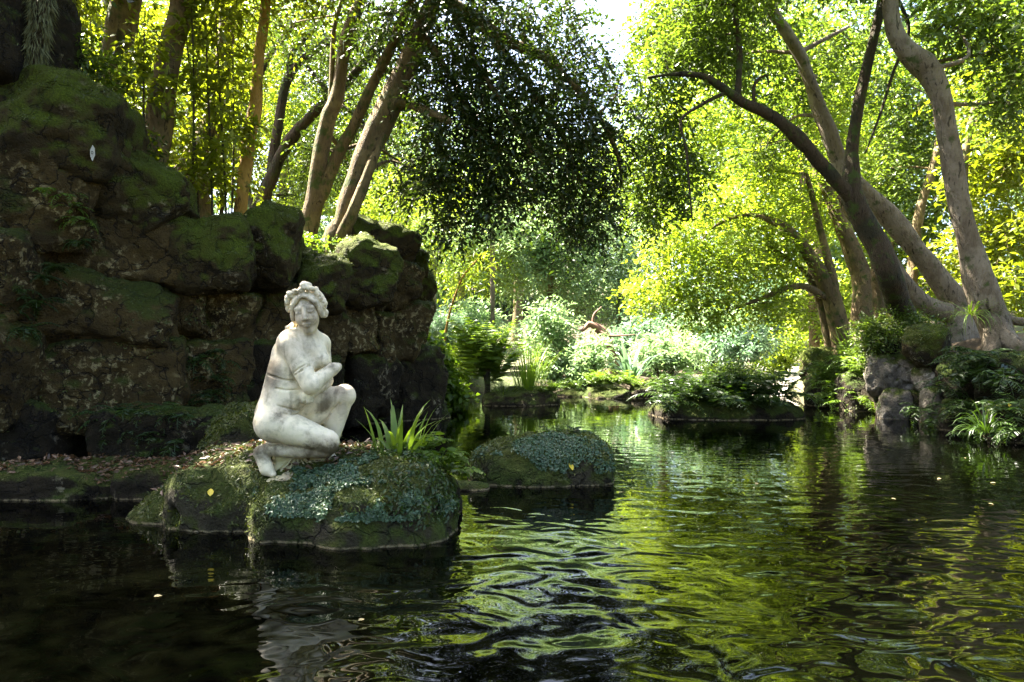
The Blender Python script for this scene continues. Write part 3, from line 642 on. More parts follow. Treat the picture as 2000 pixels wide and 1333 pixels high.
def tree(name, label, trunk, limbs=(), clumps=None, leaf='leaf_mid', bark='bark_dark', seed=1, L=.085, wr=.38, k=9, ln=.45, droop=.35, dens=1.0, rich=False,
         group=None, cat="tree", branches=True, nseg=16, rough=.19, sink=True):
    g = R(seed); trunk = np.asarray(trunk, float); base = trunk[0, :3].copy()
    t = tag(empty(name, base), label, cat, group)
    tr = trunk.copy(); ns = max(14, 7*len(tr))
    if sink:                                           # root flare, run into the soil
        r0 = tr[0, 3]; z0 = gz(base[0], base[1])
        foot = base.copy(); foot[2] = min(base[2], z0)-.15
        tr = np.vstack([[*foot, r0*1.55], tr])
    V, F = tube(tr, ns, nseg, seed, rough); mesh("trunk", V-base, F, MT[bark], t)
    tips = [tr]
    for q, lb in enumerate(limbs):
        lb = np.asarray(lb, float); V, F = tube(lb, max(10, 6*len(lb)), max(6, nseg-3), seed+q+1, rough, gnarl=.0); mesh("limb", V-base, F, MT[bark], t); tips.append(lb)
    if clumps is not None and len(clumps):
        V, F, r, O, E = crown(clumps, g, L, wr, k, ln, droop, dens, rich); mesh("crown", V-base, F, MT[leaf], t, True, r)
        sk = np.vstack([spline(q, 24) for q in tips]); br = []
        sel = g.random(len(O)) < .3
        A, B = O[sel], E[sel]; br.append(twig_tubes(A, B, .005, .0015))
        if branches:
            for c in clumps:
                d = np.linalg.norm(sk[:, :3]-c[:3], axis=1)+np.maximum(0, sk[:, 2]-c[2])*.6; s0 = sk[np.argmin(d)]
                mid = (s0[:3]+c[:3])/2+g.normal(size=3)*.12*d.min()+np.array([0, 0, .08*d.min()]); rr = min(s0[3]*.5, .02+.012*d.min())
                V, F = tube(np.array([[*s0[:3], rr], [*mid, rr*.7], [*c[:3], rr*.4]]), 9, 5, seed, .1); mesh('branch', V-base, F, MT[bark], t)
                m = 7; tg = c[:3]+inball(g, m)*c[3:6]*.8
                for q in tg: br.append(tube(np.array([[*c[:3], rr*.42], [*((c[:3]+q)/2+g.normal(size=3)*.08), rr*.3], [*q, .004]]), 6, 4, seed, 0))
        V, F = joinm(br); mesh("twigs", V-base, F, MT[bark], t, kind="stuff")
    return t
def scatter(V, F, n, g, mask=None):
    """points and normals spread over a surface"""
    q = V[F[:, :4]]; nr = np.cross(q[:, 2]-q[:, 0], q[:, 3]-q[:, 1]); a = np.linalg.norm(nr, axis=1)*.5; nr = norm(nr); c = q.mean(1)
    if mask is not None: a = a*mask(c, nr)
    i = g.choice(len(F), n, p=a/a.sum()); w = g.dirichlet((1, 1, 1, 1), n); return (q[i]*w[..., None]).sum(1), nr[i]
def cover(name, V, F, n, seed, mat, L, parent, base, mask, lift=.01, wr=.8):
    g = R(seed); p, nr = scatter(V, F, n, g, mask); D = norm(g.normal(size=(n, 3))+nr*.5+np.array([0, 0, -.4]))
    D = norm(D-nr*np.sum(D*nr, 1, keepdims=True)*.7); V2, F2, r = leaves(p+nr*(lift*g.random((n, 1))+.004), D, L*g.uniform(.6, 1.25, n)**2*1.2, wr, g, up=nr*1.2)
    return mesh(name, V2-np.asarray(base), F2, mat, parent, True, r, "stuff")

# ------------------------------------------------------------------ herbs
def frond(c, az, el, ln, g, pairs=13, width=.22, curl=1.5, wr=.30):
    t = np.linspace(0, 1, pairs+1); e = el-curl*t**1.5; ds = ln/pairs
    h = np.stack([np.cos(e)*math.cos(az), np.cos(e)*math.sin(az), np.sin(e)], 1); p = np.asarray(c)+np.vstack([np.zeros(3), np.cumsum(h[:-1]*ds, 0)])
    side = np.array([-math.sin(az), math.cos(az), 0]); s = np.sin(np.pi*np.clip(t*.94+.06, 0, 1)**.75)*width*ln
    ps, ds_, Ls = [], [], []
    for sg in (1, -1): ps.append(p[1:]); ds_.append(side*sg+h[1:]*.45+np.array([0, 0, -.25])); Ls.append(s[1:]+.02)
    return np.vstack(ps), np.vstack(ds_), np.concatenate(Ls), p
def fern_mesh(c, n, ln, g, spread=1.0, el=(.7, 1.35), pairs=13, width=.22, wr=.26, curl=1.6, r0=.05):
    ps, ds, Ls, A, B = [], [], [], [], []
    for q in range(n):
        az = g.uniform(0, 2*np.pi); l = ln*g.uniform(.6, 1.1); o = np.asarray(c)+np.array([math.cos(az), math.sin(az), 0])*r0*g.random()
        a, b, d, p = frond(o, az, g.uniform(*el), l, g, pairs, width, curl*g.uniform(.7, 1.2)); ps.append(a); ds.append(b); Ls.append(d); A.append(p[:-1]); B.append(p[1:])
    V, F, r = leaves(np.vstack(ps), np.vstack(ds)+g.normal(size=(sum(map(len, ps)), 3))*.1, np.concatenate(Ls), wr, g, .1)
    tv, tf = twig_tubes(np.vstack(A), np.vstack(B), .005, .004); return V, F, r, tv, tf
def fern(name, label, spots, seed, ln, n, mat='fern', group=None, cat="fern", **kw):
    """one fern clump with a crown of fronds at every spot of spots; every frond is a part"""
    g = R(seed); base = np.asarray(spots[0], float); t = tag(empty(name, base), label, cat, group)
    for c in spots:
        l = ln*g.uniform(.85, 1.15)
        for q in range(n):
            V, F, r, tv, tf = fern_mesh(c, 1, l, g, **kw); V2, F2 = joinm([(V, F), (tv, tf)])
            r = np.clip(r*.6+g.random()*.4, 0, 1); mesh("frond", V2-base, F2, MT[mat], t, True, np.concatenate([r, np.full(len(tv), .3)]))
    return t
def blade(c, az, el, ln, w, curl, m=7, fold=.15):
    t = np.linspace(0, 1, m); e = el-curl*t**1.6; h = np.stack([np.cos(e)*math.cos(az), np.cos(e)*math.sin(az), np.sin(e)], 1)
    p = np.asarray(c)+np.vstack([np.zeros(3), np.cumsum(h[:-1]*ln/(m-1), 0)]); s = np.array([-math.sin(az), math.cos(az), 0]); nn = np.cross(s, h)
    ww = w*np.sin(np.pi*np.clip(t*.9+.1, 0, 1)**.8)[:, None]; ww[-1] = w*.04
    V = np.stack([p+s*ww+nn*ww*fold, p, p-s*ww+nn*ww*fold], 1).reshape(-1, 3); k = np.arange(m-1)[:, None]*3
    return V, np.concatenate([k+np.array([0, 1, 4, 3]), k+np.array([1, 2, 5, 4])])
def grass(name, label, c, n, ln, w, seed, mat='grass', el=(.8, 1.5), curl=(.6, 2.2), r0=.08, group=None, cat="grass", az=(0, 2*math.pi), parts=False, leafname="leaf"):
    g = R(seed); base = np.asarray(c, float); t = tag(empty(name, base), label, cat, group) if parts else None; ps = []
    for q in range(n):
        a = g.uniform(*az); o = np.array([math.cos(a), math.sin(a), 0])*r0*g.random(); V, F = blade(o, a, g.uniform(*el), ln*g.uniform(.55, 1.1), w*g.uniform(.7, 1.2), g.uniform(*curl))
        rv = np.full(len(V), g.random())
        if parts: mesh(leafname, V, F, MT[mat], t, True, rv)
        else: ps.append((V, [F], rv))
    if parts: return t
    V, F, r = joinl(ps); o = mesh(name, V, F, MT[mat], None, True, r); o.location = tuple(float(v) for v in base); return tag(o, label, cat, group)
def bush(name, label, clumps, seed, leaf, L, wr=.4, k=8, ln=.3, droop=.3, dens=1.0, stems=5, bark='bark_dark', group=None, cat="shrub", rich=False):
    g = R(seed); clumps = np.asarray(clumps, float); c0 = clumps[0]; bx, by = clumps[:, 0].mean(), clumps[:, 1].mean(); base = np.array([bx, by, gz(bx, by)])
    t = tag(empty(name, base), label, cat, group); V, F, r, O, E = crown(clumps, g, L, wr, k, ln, droop, dens, rich); mesh("foliage", V-base, F, MT[leaf], t, True, r)
    br = []
    for q in range(stems):
        c = clumps[q % len(clumps)]; e = c[:3]+inball(g, 1)[0]*c[3:6]*.5; s = base+np.array([g.normal()*.12, g.normal()*.12, -.1])
        br.append(tube(np.array([[*s, .03], [*((s+e)/2+g.normal(size=3)*.1), .02], [*e, .006]]), 9, 5, seed+q, .1))
    V, F = joinm(br); mesh("stems", V-base, F, MT[bark], t, kind="stuff"); return t
# ------------------------------------------------------------------ statue
st = build_statue(P(597, 922, 4.82), MT['marble'], MT['plinth'])
tag(st, "weathered white marble statue of a crouching nude woman kneeling on the boulder", "statue")

# ------------------------------------------------------------------ trees on the left bank
def up(rows, s=.86):
    c = clump_px(rows); c[:, 3:6] *= s; return c
tree("laurel_tree", "thick dark trunk on the left bank, rising behind the round mossy top boulder", trunk_px([(203, 270, 9.2, 46), (212, 200, 9.2, 46), (232, 90, 9.2, 56), (248, 0, 9.2, 58), (262, -120, 9.1, 55), (275, -300, 9, 40)]), (),
     up([(180, -260, 8.8, 190, 100, 1.5, 240), (330, -330, 8.5, 190, 110, 1.6, 240), (60, -200, 8.2, 170, 100, 1.4, 200), (200, -120, 8.0, 120, 50, .8, 60)]), 'leaf_dark', 'bark_warm', 11, L=.11, k=8, ln=.55)
tree("laurel_tree", "stout straight trunk whose foot is thicker below a knot, beside the bright moss slope", trunk_px([(300, 345, 8.9, 54), (308, 270, 8.9, 52), (316, 205, 8.9, 52), (322, 165, 8.9, 44), (336, 90, 8.9, 46), (358, 0, 8.9, 44), (375, -150, 8.8, 40), (390, -300, 8.6, 30)]),
     [trunk_px([(303, 235, 8.85, 36), (306, 190, 8.8, 34), (307, 168, 8.78, 18)])],
     up([(420, -300, 8.3, 170, 100, 1.5, 240), (520, -240, 8.6, 150, 90, 1.3, 200), (300, -420, 7.5, 250, 120, 1.6, 260), (560, -420, 7.4, 250, 130, 1.6, 300)]), 'leaf_dark', 'bark_warm', 12, L=.11, k=8, ln=.55)
tree("laurel_tree", "leaning trunk with a broad sunlit red-brown foot spreading into roots", trunk_px([(366, 388, 9.8, 84), (380, 330, 9.8, 62), (402, 270, 9.9, 46), (425, 200, 10, 36), (438, 120, 10, 34), (446, 0, 10, 32), (452, -160, 10, 26)]),
     [trunk_px([(350, 345, 9.75, 26), (372, 300, 9.8, 20), (398, 250, 9.85, 12)])],
     up([(480, -170, 9.6, 130, 90, 1.2, 150), (380, -200, 10, 150, 90, 1.2, 150), (450, -330, 8.5, 220, 100, 1.5, 180)]), 'leaf_yel', 'bark_warm', 13, L=.11, k=8, ln=.5)
tree("laurel_tree", "slim golden yellow trunk with a crook, its sunbeam put into the bark colour", trunk_px([(470, 432, 9.6, 28), (474, 380, 9.6, 25), (482, 300, 9.6, 23), (487, 262, 9.6, 24), (498, 215, 9.6, 24), (503, 130, 9.6, 22), (517, 30, 9.6, 20), (524, -120, 9.6, 16)]), (),
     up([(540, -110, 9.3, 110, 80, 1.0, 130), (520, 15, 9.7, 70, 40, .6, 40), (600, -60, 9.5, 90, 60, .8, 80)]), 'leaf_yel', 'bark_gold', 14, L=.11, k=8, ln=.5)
tree("holm_oak", "grey-brown tree whose two long stems part low above the mossy boulders", trunk_px([(600, 470, 11, 34), (606, 430, 11, 36), (612, 395, 11, 34), (622, 320, 11, 30), (640, 235, 11, 27), (660, 185, 11, 27), (672, 100, 11, 26), (690, 40, 11, 25), (712, -20, 11, 24), (740, -140, 10.5, 20)]),
     [trunk_px([(612, 420, 11, 28), (632, 370, 11, 26), (662, 300, 11, 24), (692, 245, 11, 22), (735, 150, 10.9, 20), (765, 90, 10.8, 20), (790, 30, 10.7, 18), (830, -60, 10.5, 14)]), trunk_px([(645, 225, 11, 12), (648, 150, 11, 10), (652, 60, 11, 9), (668, 0, 11, 8)])],
     up([(720, -150, 9.8, 170, 90, 1.3, 240), (640, -90, 10.5, 110, 60, 1.0, 90), (790, -230, 8.5, 150, 100, 1.4, 160), (690, 40, 12, 120, 60, .8, 110), (570, 60, 12.4, 80, 60, .6, 80), (660, 150, 12.5, 70, 70, .6, 80), (730, 260, 12.5, 70, 70, .6, 70), (640, 290, 12.8, 60, 60, .6, 40), (800, 330, 12, 60, 60, .6, 60), (600, -250, 8.5, 150, 100, 1.3, 180)]), 'leaf_dark', 'bark_warm', 15, L=.10, k=8)
DK = [(770, 50, 11, 110, 80, 0.9, 128), (900, 50, 10.6, 140, 90, 1, 195), (1030, 30, 11, 130, 80, 1, 155), (1120, 110, 11.5, 90, 90, 0.9, 114), (870, 180, 10.6, 110, 90, 0.9, 175), (980, 170, 10.8, 130, 90, 1, 222), (1090, 220, 11, 110, 100, 1, 202), (1170, 290, 11.5, 90, 90, 0.8, 155), (910, 290, 10.8, 110, 80, 0.9, 182), (1020, 310, 11, 120, 90, 1, 222), (1120, 370, 11.5, 100, 70, 0.8, 162), (840, 350, 10.9, 80, 60, 0.7, 87), (950, 390, 11, 90, 55, 0.7, 114), (1165, 430, 11.5, 60, 48, 0.6, 60), (1120, 440, 11.5, 45, 40, 0.5, 33), (880, 440, 11.3, 70, 45, 0.6, 44), (1205, 170, 12, 45, 60, 0.7, 40), (860, -120, 9.6, 150, 90, 1.2, 162)]
tree("holm_oak", "big pale trunk leaning right with a cut stub, holding up the dark drooping canopy", trunk_px([(655, 488, 10.6, 50), (668, 450, 10.6, 44), (690, 385, 10.6, 46), (715, 310, 10.6, 48), (752, 225, 10.6, 50), (778, 165, 10.6, 44), (806, 100, 10.6, 42), (830, 40, 10.6, 36), (856, -20, 10.6, 32), (890, -120, 10.4, 28), (940, -230, 9.8, 20)]),
     [trunk_px([(765, 205, 10.6, 22), (790, 205, 10.5, 18), (830, 215, 10.3, 17), (878, 238, 10.1, 15)]), trunk_px([(655, 482, 10.5, 24), (690, 410, 10.35, 20), (722, 330, 10.4, 18), (750, 262, 10.5, 10)]),
      trunk_px([(850, -10, 10.6, 30), (900, 20, 10.7, 26), (960, 60, 10.8, 22), (1010, 90, 11, 20), (1060, 110, 11, 17), (1120, 165, 11.2, 14), (1170, 230, 11.4, 11), (1205, 300, 11.5, 8), (1215, 360, 11.6, 4)]),
      trunk_px([(940, 50, 10.8, 18), (990, 110, 10.8, 14), (1050, 190, 10.9, 11), (1100, 270, 11, 8), (1130, 350, 11.2, 5)]), trunk_px([(820, 60, 10.6, 16), (880, 150, 10.6, 12), (940, 250, 10.7, 9), (990, 320, 10.9, 7), (1030, 380, 11, 4)]),
      trunk_px([(880, 10, 10.7, 14), (930, 120, 10.5, 10), (985, 210, 10.5, 8), (1040, 300, 10.7, 4)])],
     up(DK), 'leaf_dark', 'bark_warm', 16, L=.115, wr=.42, k=9, ln=.45, droop=.5)
tree("holm_oak", "dark many-stemmed tree arching over behind the golden trunk", trunk_px([(505, 425, 12.8, 24), (530, 350, 12.8, 24), (560, 285, 12.8, 22), (610, 225, 12.8, 20), (680, 160, 12.6, 17), (745, 70, 12.4, 14), (770, 10, 12.2, 12), (800, -80, 12, 8)]),
     [trunk_px([(520, 390, 12.8, 20), (535, 300, 12.9, 20), (548, 215, 13, 18), (565, 150, 13, 17), (600, 110, 13, 15), (660, 70, 13, 13), (740, 30, 13, 10), (830, 20, 13, 6)]), trunk_px([(565, 150, 13, 12), (570, 105, 13, 11), (610, 60, 13, 10), (640, 10, 13, 9), (660, -60, 13, 7)]),
      trunk_px([(500, 420, 12.7, 18), (470, 330, 12.9, 16), (485, 240, 13, 13), (520, 120, 13.1, 11), (600, 30, 13.1, 9), (700, -10, 13, 7)]), trunk_px([(600, 130, 13, 9), (650, 190, 12.9, 8), (720, 250, 12.7, 7), (770, 320, 12.5, 5), (790, 370, 12.4, 4)])],
     up([(620, 300, 13.5, 90, 80, .9, 150), (560, 380, 14, 90, 60, .9, 110), (700, 330, 14, 90, 80, .8, 130), (760, 200, 14, 80, 90, .8, 120), (640, 120, 14, 90, 80, .9, 130), (560, 50, 14, 90, 70, .9, 110), (720, 60, 14, 80, 70, .8, 100)]), 'leaf_mid', 'bark_dark', 17, L=.09, k=9)
# unseen trees added on this bank to shade the wall and cut skylight
for q, (lb, x, y, cl) in enumerate((("bank tree beside the pond whose crown roofs the wall's near end", -7.6, 6.2, [(-6.2, 6.0, 6.8, 1.6, 1.4, .8, 170), (-4.4, 6.4, 7.4, 1.5, 1.4, .8, 170), (-6.8, 7.6, 7.6, 1.5, 1.3, .8, 130), (-3.0, 6.8, 7.9, 1.4, 1.3, .8, 150)]),
        ("unseen bank tree added left of the viewpoint to block skylight", -8.6, 2.2, [(-7.0, 2.6, 6.2, 1.7, 1.6, .9, 190), (-5.2, 3.4, 7.0, 1.6, 1.6, .9, 190), (-6.2, .6, 6.6, 1.7, 1.5, .9, 160), (-3.8, 4.4, 7.8, 1.5, 1.4, .8, 150), (-7.8, 4.2, 5.2, 1.2, 1.2, .9, 110)]))):
    b = np.array([x, y, gz(x, y)]); tree("laurel_tree", lb, np.array([[*b, .2], [b[0]+.3, b[1], b[2]+2, .16], [b[0]+1.0, b[1]+.1, b[2]+3.6, .1]]), (), np.array(cl), 'leaf_dark', 'bark_warm', 30+q, L=.14, wr=.45, k=8, ln=.6)
for q, (lb, x, y, h, r) in enumerate((("unseen tall oak added behind the viewpoint to block skylight, left one of the row", -9, -12, 13, 3.4), ("unseen tall oak added behind the viewpoint to block skylight, second of the row", -3, -13.5, 14, 3.4), ("unseen tall oak added behind the viewpoint to block skylight, third of the row", 3.2, -13, 13, 3.4), ("unseen tall oak added behind the viewpoint to block skylight, right one of the row", 9.5, -11, 13, 3.4),  # unseen oaks behind the view, added to block flat frontal skylight
        ("bank tree right of the viewpoint with a broad crown over the water's edge", 10.5, 3.5, 9, 2.6), ("bank tree whose crown roofs the dark right bank", 9.8, 7.6, 8.6, 2.3), ("unseen tall oak added on the left shore well behind the viewpoint", -13, -4, 12, 3.2))):
    g = R(900+q); b = np.array([x, y, gz(x, y)]); nc = 14; d = inball(g, nc, .4); c = np.array([x, y, b[2]+h*.62])+d*np.array([r, r*.8, h*.33])
    if q == 5: c[:, 0] -= 1.2; c[:, 2] = np.maximum(c[:, 2], 5.2)
    cl = np.column_stack([c, np.full((nc, 1), r*.5), np.full((nc, 1), r*.5), np.full((nc, 1), h*.12), np.full((nc, 1), 24)])
    tree("oak_tree", lb, np.array([[*b, .26], [x+.1, y, b[2]+h*.35, .2], [x-.1, y, b[2]+h*.75, .08]]), (), cl, 'leaf_mid', 'bark_dark', 900+q, L=.15 if q == 5 else .34, wr=.5, k=7, ln=.6 if q == 5 else 1.0, nseg=8, dens=3 if q == 5 else 1)
# sunlit laurels farther back on the left bank
for q, (lb, x, y, Y, rows) in enumerate((
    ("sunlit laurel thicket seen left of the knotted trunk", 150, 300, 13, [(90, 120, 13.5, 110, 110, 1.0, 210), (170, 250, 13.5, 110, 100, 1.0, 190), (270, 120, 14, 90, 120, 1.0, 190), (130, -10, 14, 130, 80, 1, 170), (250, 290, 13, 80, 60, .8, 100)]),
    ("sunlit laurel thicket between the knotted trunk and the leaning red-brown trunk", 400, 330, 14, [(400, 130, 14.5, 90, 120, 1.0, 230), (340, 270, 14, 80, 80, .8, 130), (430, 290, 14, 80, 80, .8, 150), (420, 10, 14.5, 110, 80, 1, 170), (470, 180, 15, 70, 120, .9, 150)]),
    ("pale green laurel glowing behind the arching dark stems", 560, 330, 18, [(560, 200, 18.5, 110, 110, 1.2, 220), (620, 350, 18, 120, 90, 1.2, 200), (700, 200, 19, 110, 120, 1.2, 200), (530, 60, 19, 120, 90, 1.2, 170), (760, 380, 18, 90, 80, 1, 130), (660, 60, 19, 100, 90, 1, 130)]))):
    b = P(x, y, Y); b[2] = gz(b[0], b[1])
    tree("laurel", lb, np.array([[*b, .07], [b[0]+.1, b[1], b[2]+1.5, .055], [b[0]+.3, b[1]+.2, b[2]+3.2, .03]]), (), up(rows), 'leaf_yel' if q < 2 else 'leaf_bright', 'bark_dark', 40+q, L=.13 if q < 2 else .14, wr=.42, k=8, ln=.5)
# thin saplings standing in front of them
g = R(77)
for q, (x, y0, y1, Y) in enumerate([(105, 215, -60, 8.6), (133, 220, -60, 8.8), (155, 225, -40, 9.3), (188, 270, -40, 9.6), (262, 300, -40, 9.9), (282, 330, 60, 8.3), (377, 385, -60, 8.7), (388, 395, 20, 9.2), (415, 405, 40, 8.8), (442, 415, -40, 9.0), (452, 420, 60, 9.4), (430, 400, 90, 9.9), (160, 225, 60, 10)]):
    a = P(x, y0, Y); b = P(x+g.normal()*14, y1, Y); m = (a+b)/2+np.array([g.normal()*.04, 0, 0]); z0 = gz(a[0], a[1]); a[2] = max(a[2]-.2, z0)
    h = b[2]-a[2]; n = 13; zz = g.uniform(.15, 1.0, n); cl = np.column_stack([a[0]+(b[0]-a[0])*zz+g.normal(0, .16, n), a[1]+g.normal(0, .14, n), a[2]+h*zz, np.full(n, .13), np.full(n, .13), np.full(n, .12), np.full(n, 5)])
    si = 0 if x < 200 else 1 if x < 300 else 2
    tree("laurel_sapling", ("thin upright laurel sapling beside the thick dark trunk above the round mossy boulder", "thin upright laurel sapling between the thick dark trunk and the knotted stout trunk", "thin upright laurel sapling between the knotted stout trunk and the golden trunk")[si], np.array([[*a, .016], [*m, .013], [*b, .007]]), (), cl, 'leaf_yel', 'bark_dark', 60+q, L=.115, wr=.42, k=6, ln=.26, rich=True, group=("saplings above the round mossy boulder", "saplings left of the knotted trunk", "saplings left of the golden trunk")[si], branches=False, nseg=6, cat="sapling")

# ------------------------------------------------------------------ trees on the right bank
tree("dark_tree", "black leaning tree forking low over the water on the right bank", trunk_px([(1784, 665, 12.8, 48), (1764, 610, 12.4, 46), (1738, 545, 11.6, 46), (1708, 475, 11.6, 44), (1680, 420, 11.6, 40), (1663, 375, 11.6, 36), (1664, 320, 11.6, 26), (1668, 265, 11.6, 23), (1682, 180, 11.6, 21), (1705, 80, 11.6, 19), (1722, 0, 11.6, 16), (1740, -120, 11.6, 12)]),
     [trunk_px([(1670, 400, 11.6, 30), (1640, 362, 11.5, 27), (1590, 305, 11.4, 25), (1550, 262, 11.3, 25), (1500, 222, 11.2, 23), (1450, 200, 11.1, 21), (1420, 178, 11, 18), (1375, 150, 10.9, 14), (1320, 145, 10.9, 9), (1265, 152, 10.9, 5)]),
      trunk_px([(1440, 196, 11.1, 13), (1443, 150, 11.1, 12), (1444, 90, 11.1, 11), (1436, 30, 11.1, 9), (1434, -40, 11.1, 8)]), trunk_px([(1415, 182, 11, 8), (1370, 205, 11, 7), (1330, 236, 11, 6), (1340, 290, 11, 5), (1346, 360, 11, 4), (1352, 430, 11, 3)]),
      trunk_px([(1472, 208, 11.1, 7), (1474, 165, 11.1, 6), (1496, 148, 11.1, 5), (1502, 170, 11.1, 3)]), trunk_px([(1745, -20, 11.6, 9), (1775, 60, 11.5, 6), (1745, 140, 11.4, 6), (1720, 220, 11.3, 5), (1690, 300, 11.2, 3)])],
     up([(1400, -70, 10.6, 90, 60, .9, 150), (1480, -120, 10, 90, 60, .9, 120), (1270, 60, 13.2, 60, 50, .8, 110), (1340, 60, 13.2, 70, 60, .9, 150), (1420, 40, 13, 70, 60, .9, 130), (1330, -60, 13, 100, 60, .9, 150), (1300, 120, 11.5, 70, 60, .7, 110), (1390, 90, 11.6, 80, 60, .7, 110), (1300, 220, 11.8, 70, 60, .6, 110), (1290, 310, 12, 70, 60, .6, 110), (1270, 400, 12.4, 70, 60, .6, 120), (1350, 340, 12.3, 60, 60, .6, 70), (1340, 30, 11.6, 80, 50, .7, 80), (1460, -60, 11.5, 130, 50, .9, 130), (1600, -120, 11.5, 160, 70, 1.0, 190), (1740, -160, 11.5, 120, 70, 1, 150), (1450, -170, 10.8, 150, 70, 1.1, 180), (1600, -230, 10, 170, 70, 1.1, 180), (1500, -260, 9.2, 160, 70, 1.1, 160)]), 'leaf_mid', 'bark_dark', 81, L=.125, wr=.42, k=8, droop=.6)
tree("plane_tree", "pale grey trunk sweeping left from the bank then straight up behind the black tree", trunk_px([(1868, 600, 13, 60), (1845, 560, 13, 48), (1800, 500, 13, 40), (1752, 440, 13, 37), (1705, 390, 13, 35), (1668, 355, 13, 34), (1640, 315, 13, 32), (1618, 260, 13, 30), (1592, 190, 13, 28), (1565, 115, 13, 26), (1530, 55, 13, 25), (1496, 0, 13, 24), (1470, -60, 13, 20)]),
     [trunk_px([(1850, 612, 12.8, 40), (1808, 596, 12.7, 36), (1770, 560, 12.7, 34), (1735, 510, 12.7, 32), (1705, 450, 12.8, 30), (1682, 400, 12.9, 20)])],
     up([(1480, 60, 14, 100, 80, .9, 150), (1560, 160, 14.5, 90, 80, .8, 130), (1420, 150, 14.5, 80, 70, .8, 110), (1640, 60, 14.5, 100, 80, .9, 150), (1500, 280, 15, 90, 60, .8, 100), (1450, -60, 13, 160, 60, 1, 120)]), 'leaf_mid', 'bark_grey', 82, L=.14, wr=.42, k=8)
tree("plane_tree", "tall pale S-curved trunk with cracked bark and knuckled roots, at the edge of the bank", trunk_px([(1958, 690, 10.4, 62), (1938, 625, 10.4, 58), (1918, 570, 10.4, 52), (1900, 500, 10.4, 44), (1880, 420, 10.4, 40), (1862, 330, 10.4, 37), (1848, 250, 10.4, 36), (1838, 190, 10.4, 37), (1815, 140, 10.4, 40), (1775, 105, 10.4, 36), (1748, 60, 10.4, 32), (1738, 0, 10.4, 28), (1735, -90, 10.4, 24)]),
     [trunk_px([(1930, 618, 10.35, 40), (1975, 670, 10.1, 36), (2030, 700, 9.9, 28)]), trunk_px([(1940, 640, 10.3, 34), (1936, 680, 10.2, 30), (1930, 715, 10.1, 14)]), trunk_px([(1950, 600, 10.5, 18), (1975, 625, 10.5, 16), (2020, 630, 10.5, 14)])],
     up([(1740, -90, 10.4, 130, 70, 1, 110), (1860, 40, 11.5, 100, 70, .8, 120), (1950, 100, 11.5, 90, 80, .8, 130), (1980, -40, 11, 120, 70, .9, 110), (1960, 200, 12, 80, 70, .7, 110)]), 'leaf_mid', 'bark_grey', 83, L=.14, wr=.42, k=8)
tree("sunlit_tree", "cluster of sun-dappled brown stems fanning up from the bank beside the black tree", trunk_px([(1648, 690, 15, 40), (1640, 640, 15, 36), (1622, 580, 15, 32), (1600, 530, 15, 26), (1560, 470, 15, 20), (1530, 440, 15, 12), (1490, 420, 15, 6)]),
     [trunk_px([(1690, 640, 15, 46), (1688, 560, 15.2, 40), (1668, 500, 15.3, 32), (1640, 430, 15.4, 26), (1615, 370, 15.5, 22), (1590, 310, 15.5, 16)]), trunk_px([(1635, 630, 14.9, 20), (1628, 560, 14.9, 18), (1610, 480, 15, 15), (1590, 400, 15, 12), (1575, 340, 15, 8)]),
      trunk_px([(1625, 590, 15, 16), (1570, 560, 14.8, 13), (1520, 570, 14.6, 10), (1470, 590, 14.4, 7), (1430, 605, 14.3, 4)]), trunk_px([(1620, 690, 15.2, 18), (1612, 640, 15.2, 16), (1600, 590, 15.2, 14), (1570, 530, 15.2, 10), (1500, 480, 15.2, 6)]), trunk_px([(1700, 650, 15, 26), (1712, 580, 15, 22), (1716, 500, 15.1, 20), (1708, 440, 15.2, 16)]),
      trunk_px([(1545, 455, 15, 10), (1470, 420, 14.8, 8), (1400, 440, 14.6, 5), (1370, 470, 14.5, 3)])],
     up([(1500, 330, 15.5, 90, 60, .9, 150), (1400, 400, 15, 90, 60, .9, 160), (1320, 470, 14.6, 80, 60, .8, 160), (1420, 510, 14.6, 90, 50, .8, 160), (1280, 560, 14.4, 70, 45, .7, 130), (1380, 585, 14.3, 80, 40, .7, 140), (1500, 590, 14.6, 70, 35, .7, 100), (1530, 500, 15, 70, 50, .7, 110), (1590, 400, 15.5, 70, 60, .8, 110), (1480, 450, 15.2, 70, 50, .7, 110)]), 'leaf_bright', 'bark_warm', 84, L=.125, wr=.42, k=8, ln=.45, droop=.5)
tree("dark_post_tree", "slim straight dark trunk standing between the fanning stems and the black tree", trunk_px([(1722, 660, 13.6, 22), (1712, 560, 13.6, 20), (1705, 470, 13.6, 18), (1660, 420, 13.5, 16), (1640, 380, 13.5, 12)]), (), up([(1660, 300, 14, 60, 50, .6, 50), (1620, 230, 14, 60, 50, .6, 50)]), 'leaf_bright', 'bark_warm', 85, L=.09, branches=False)
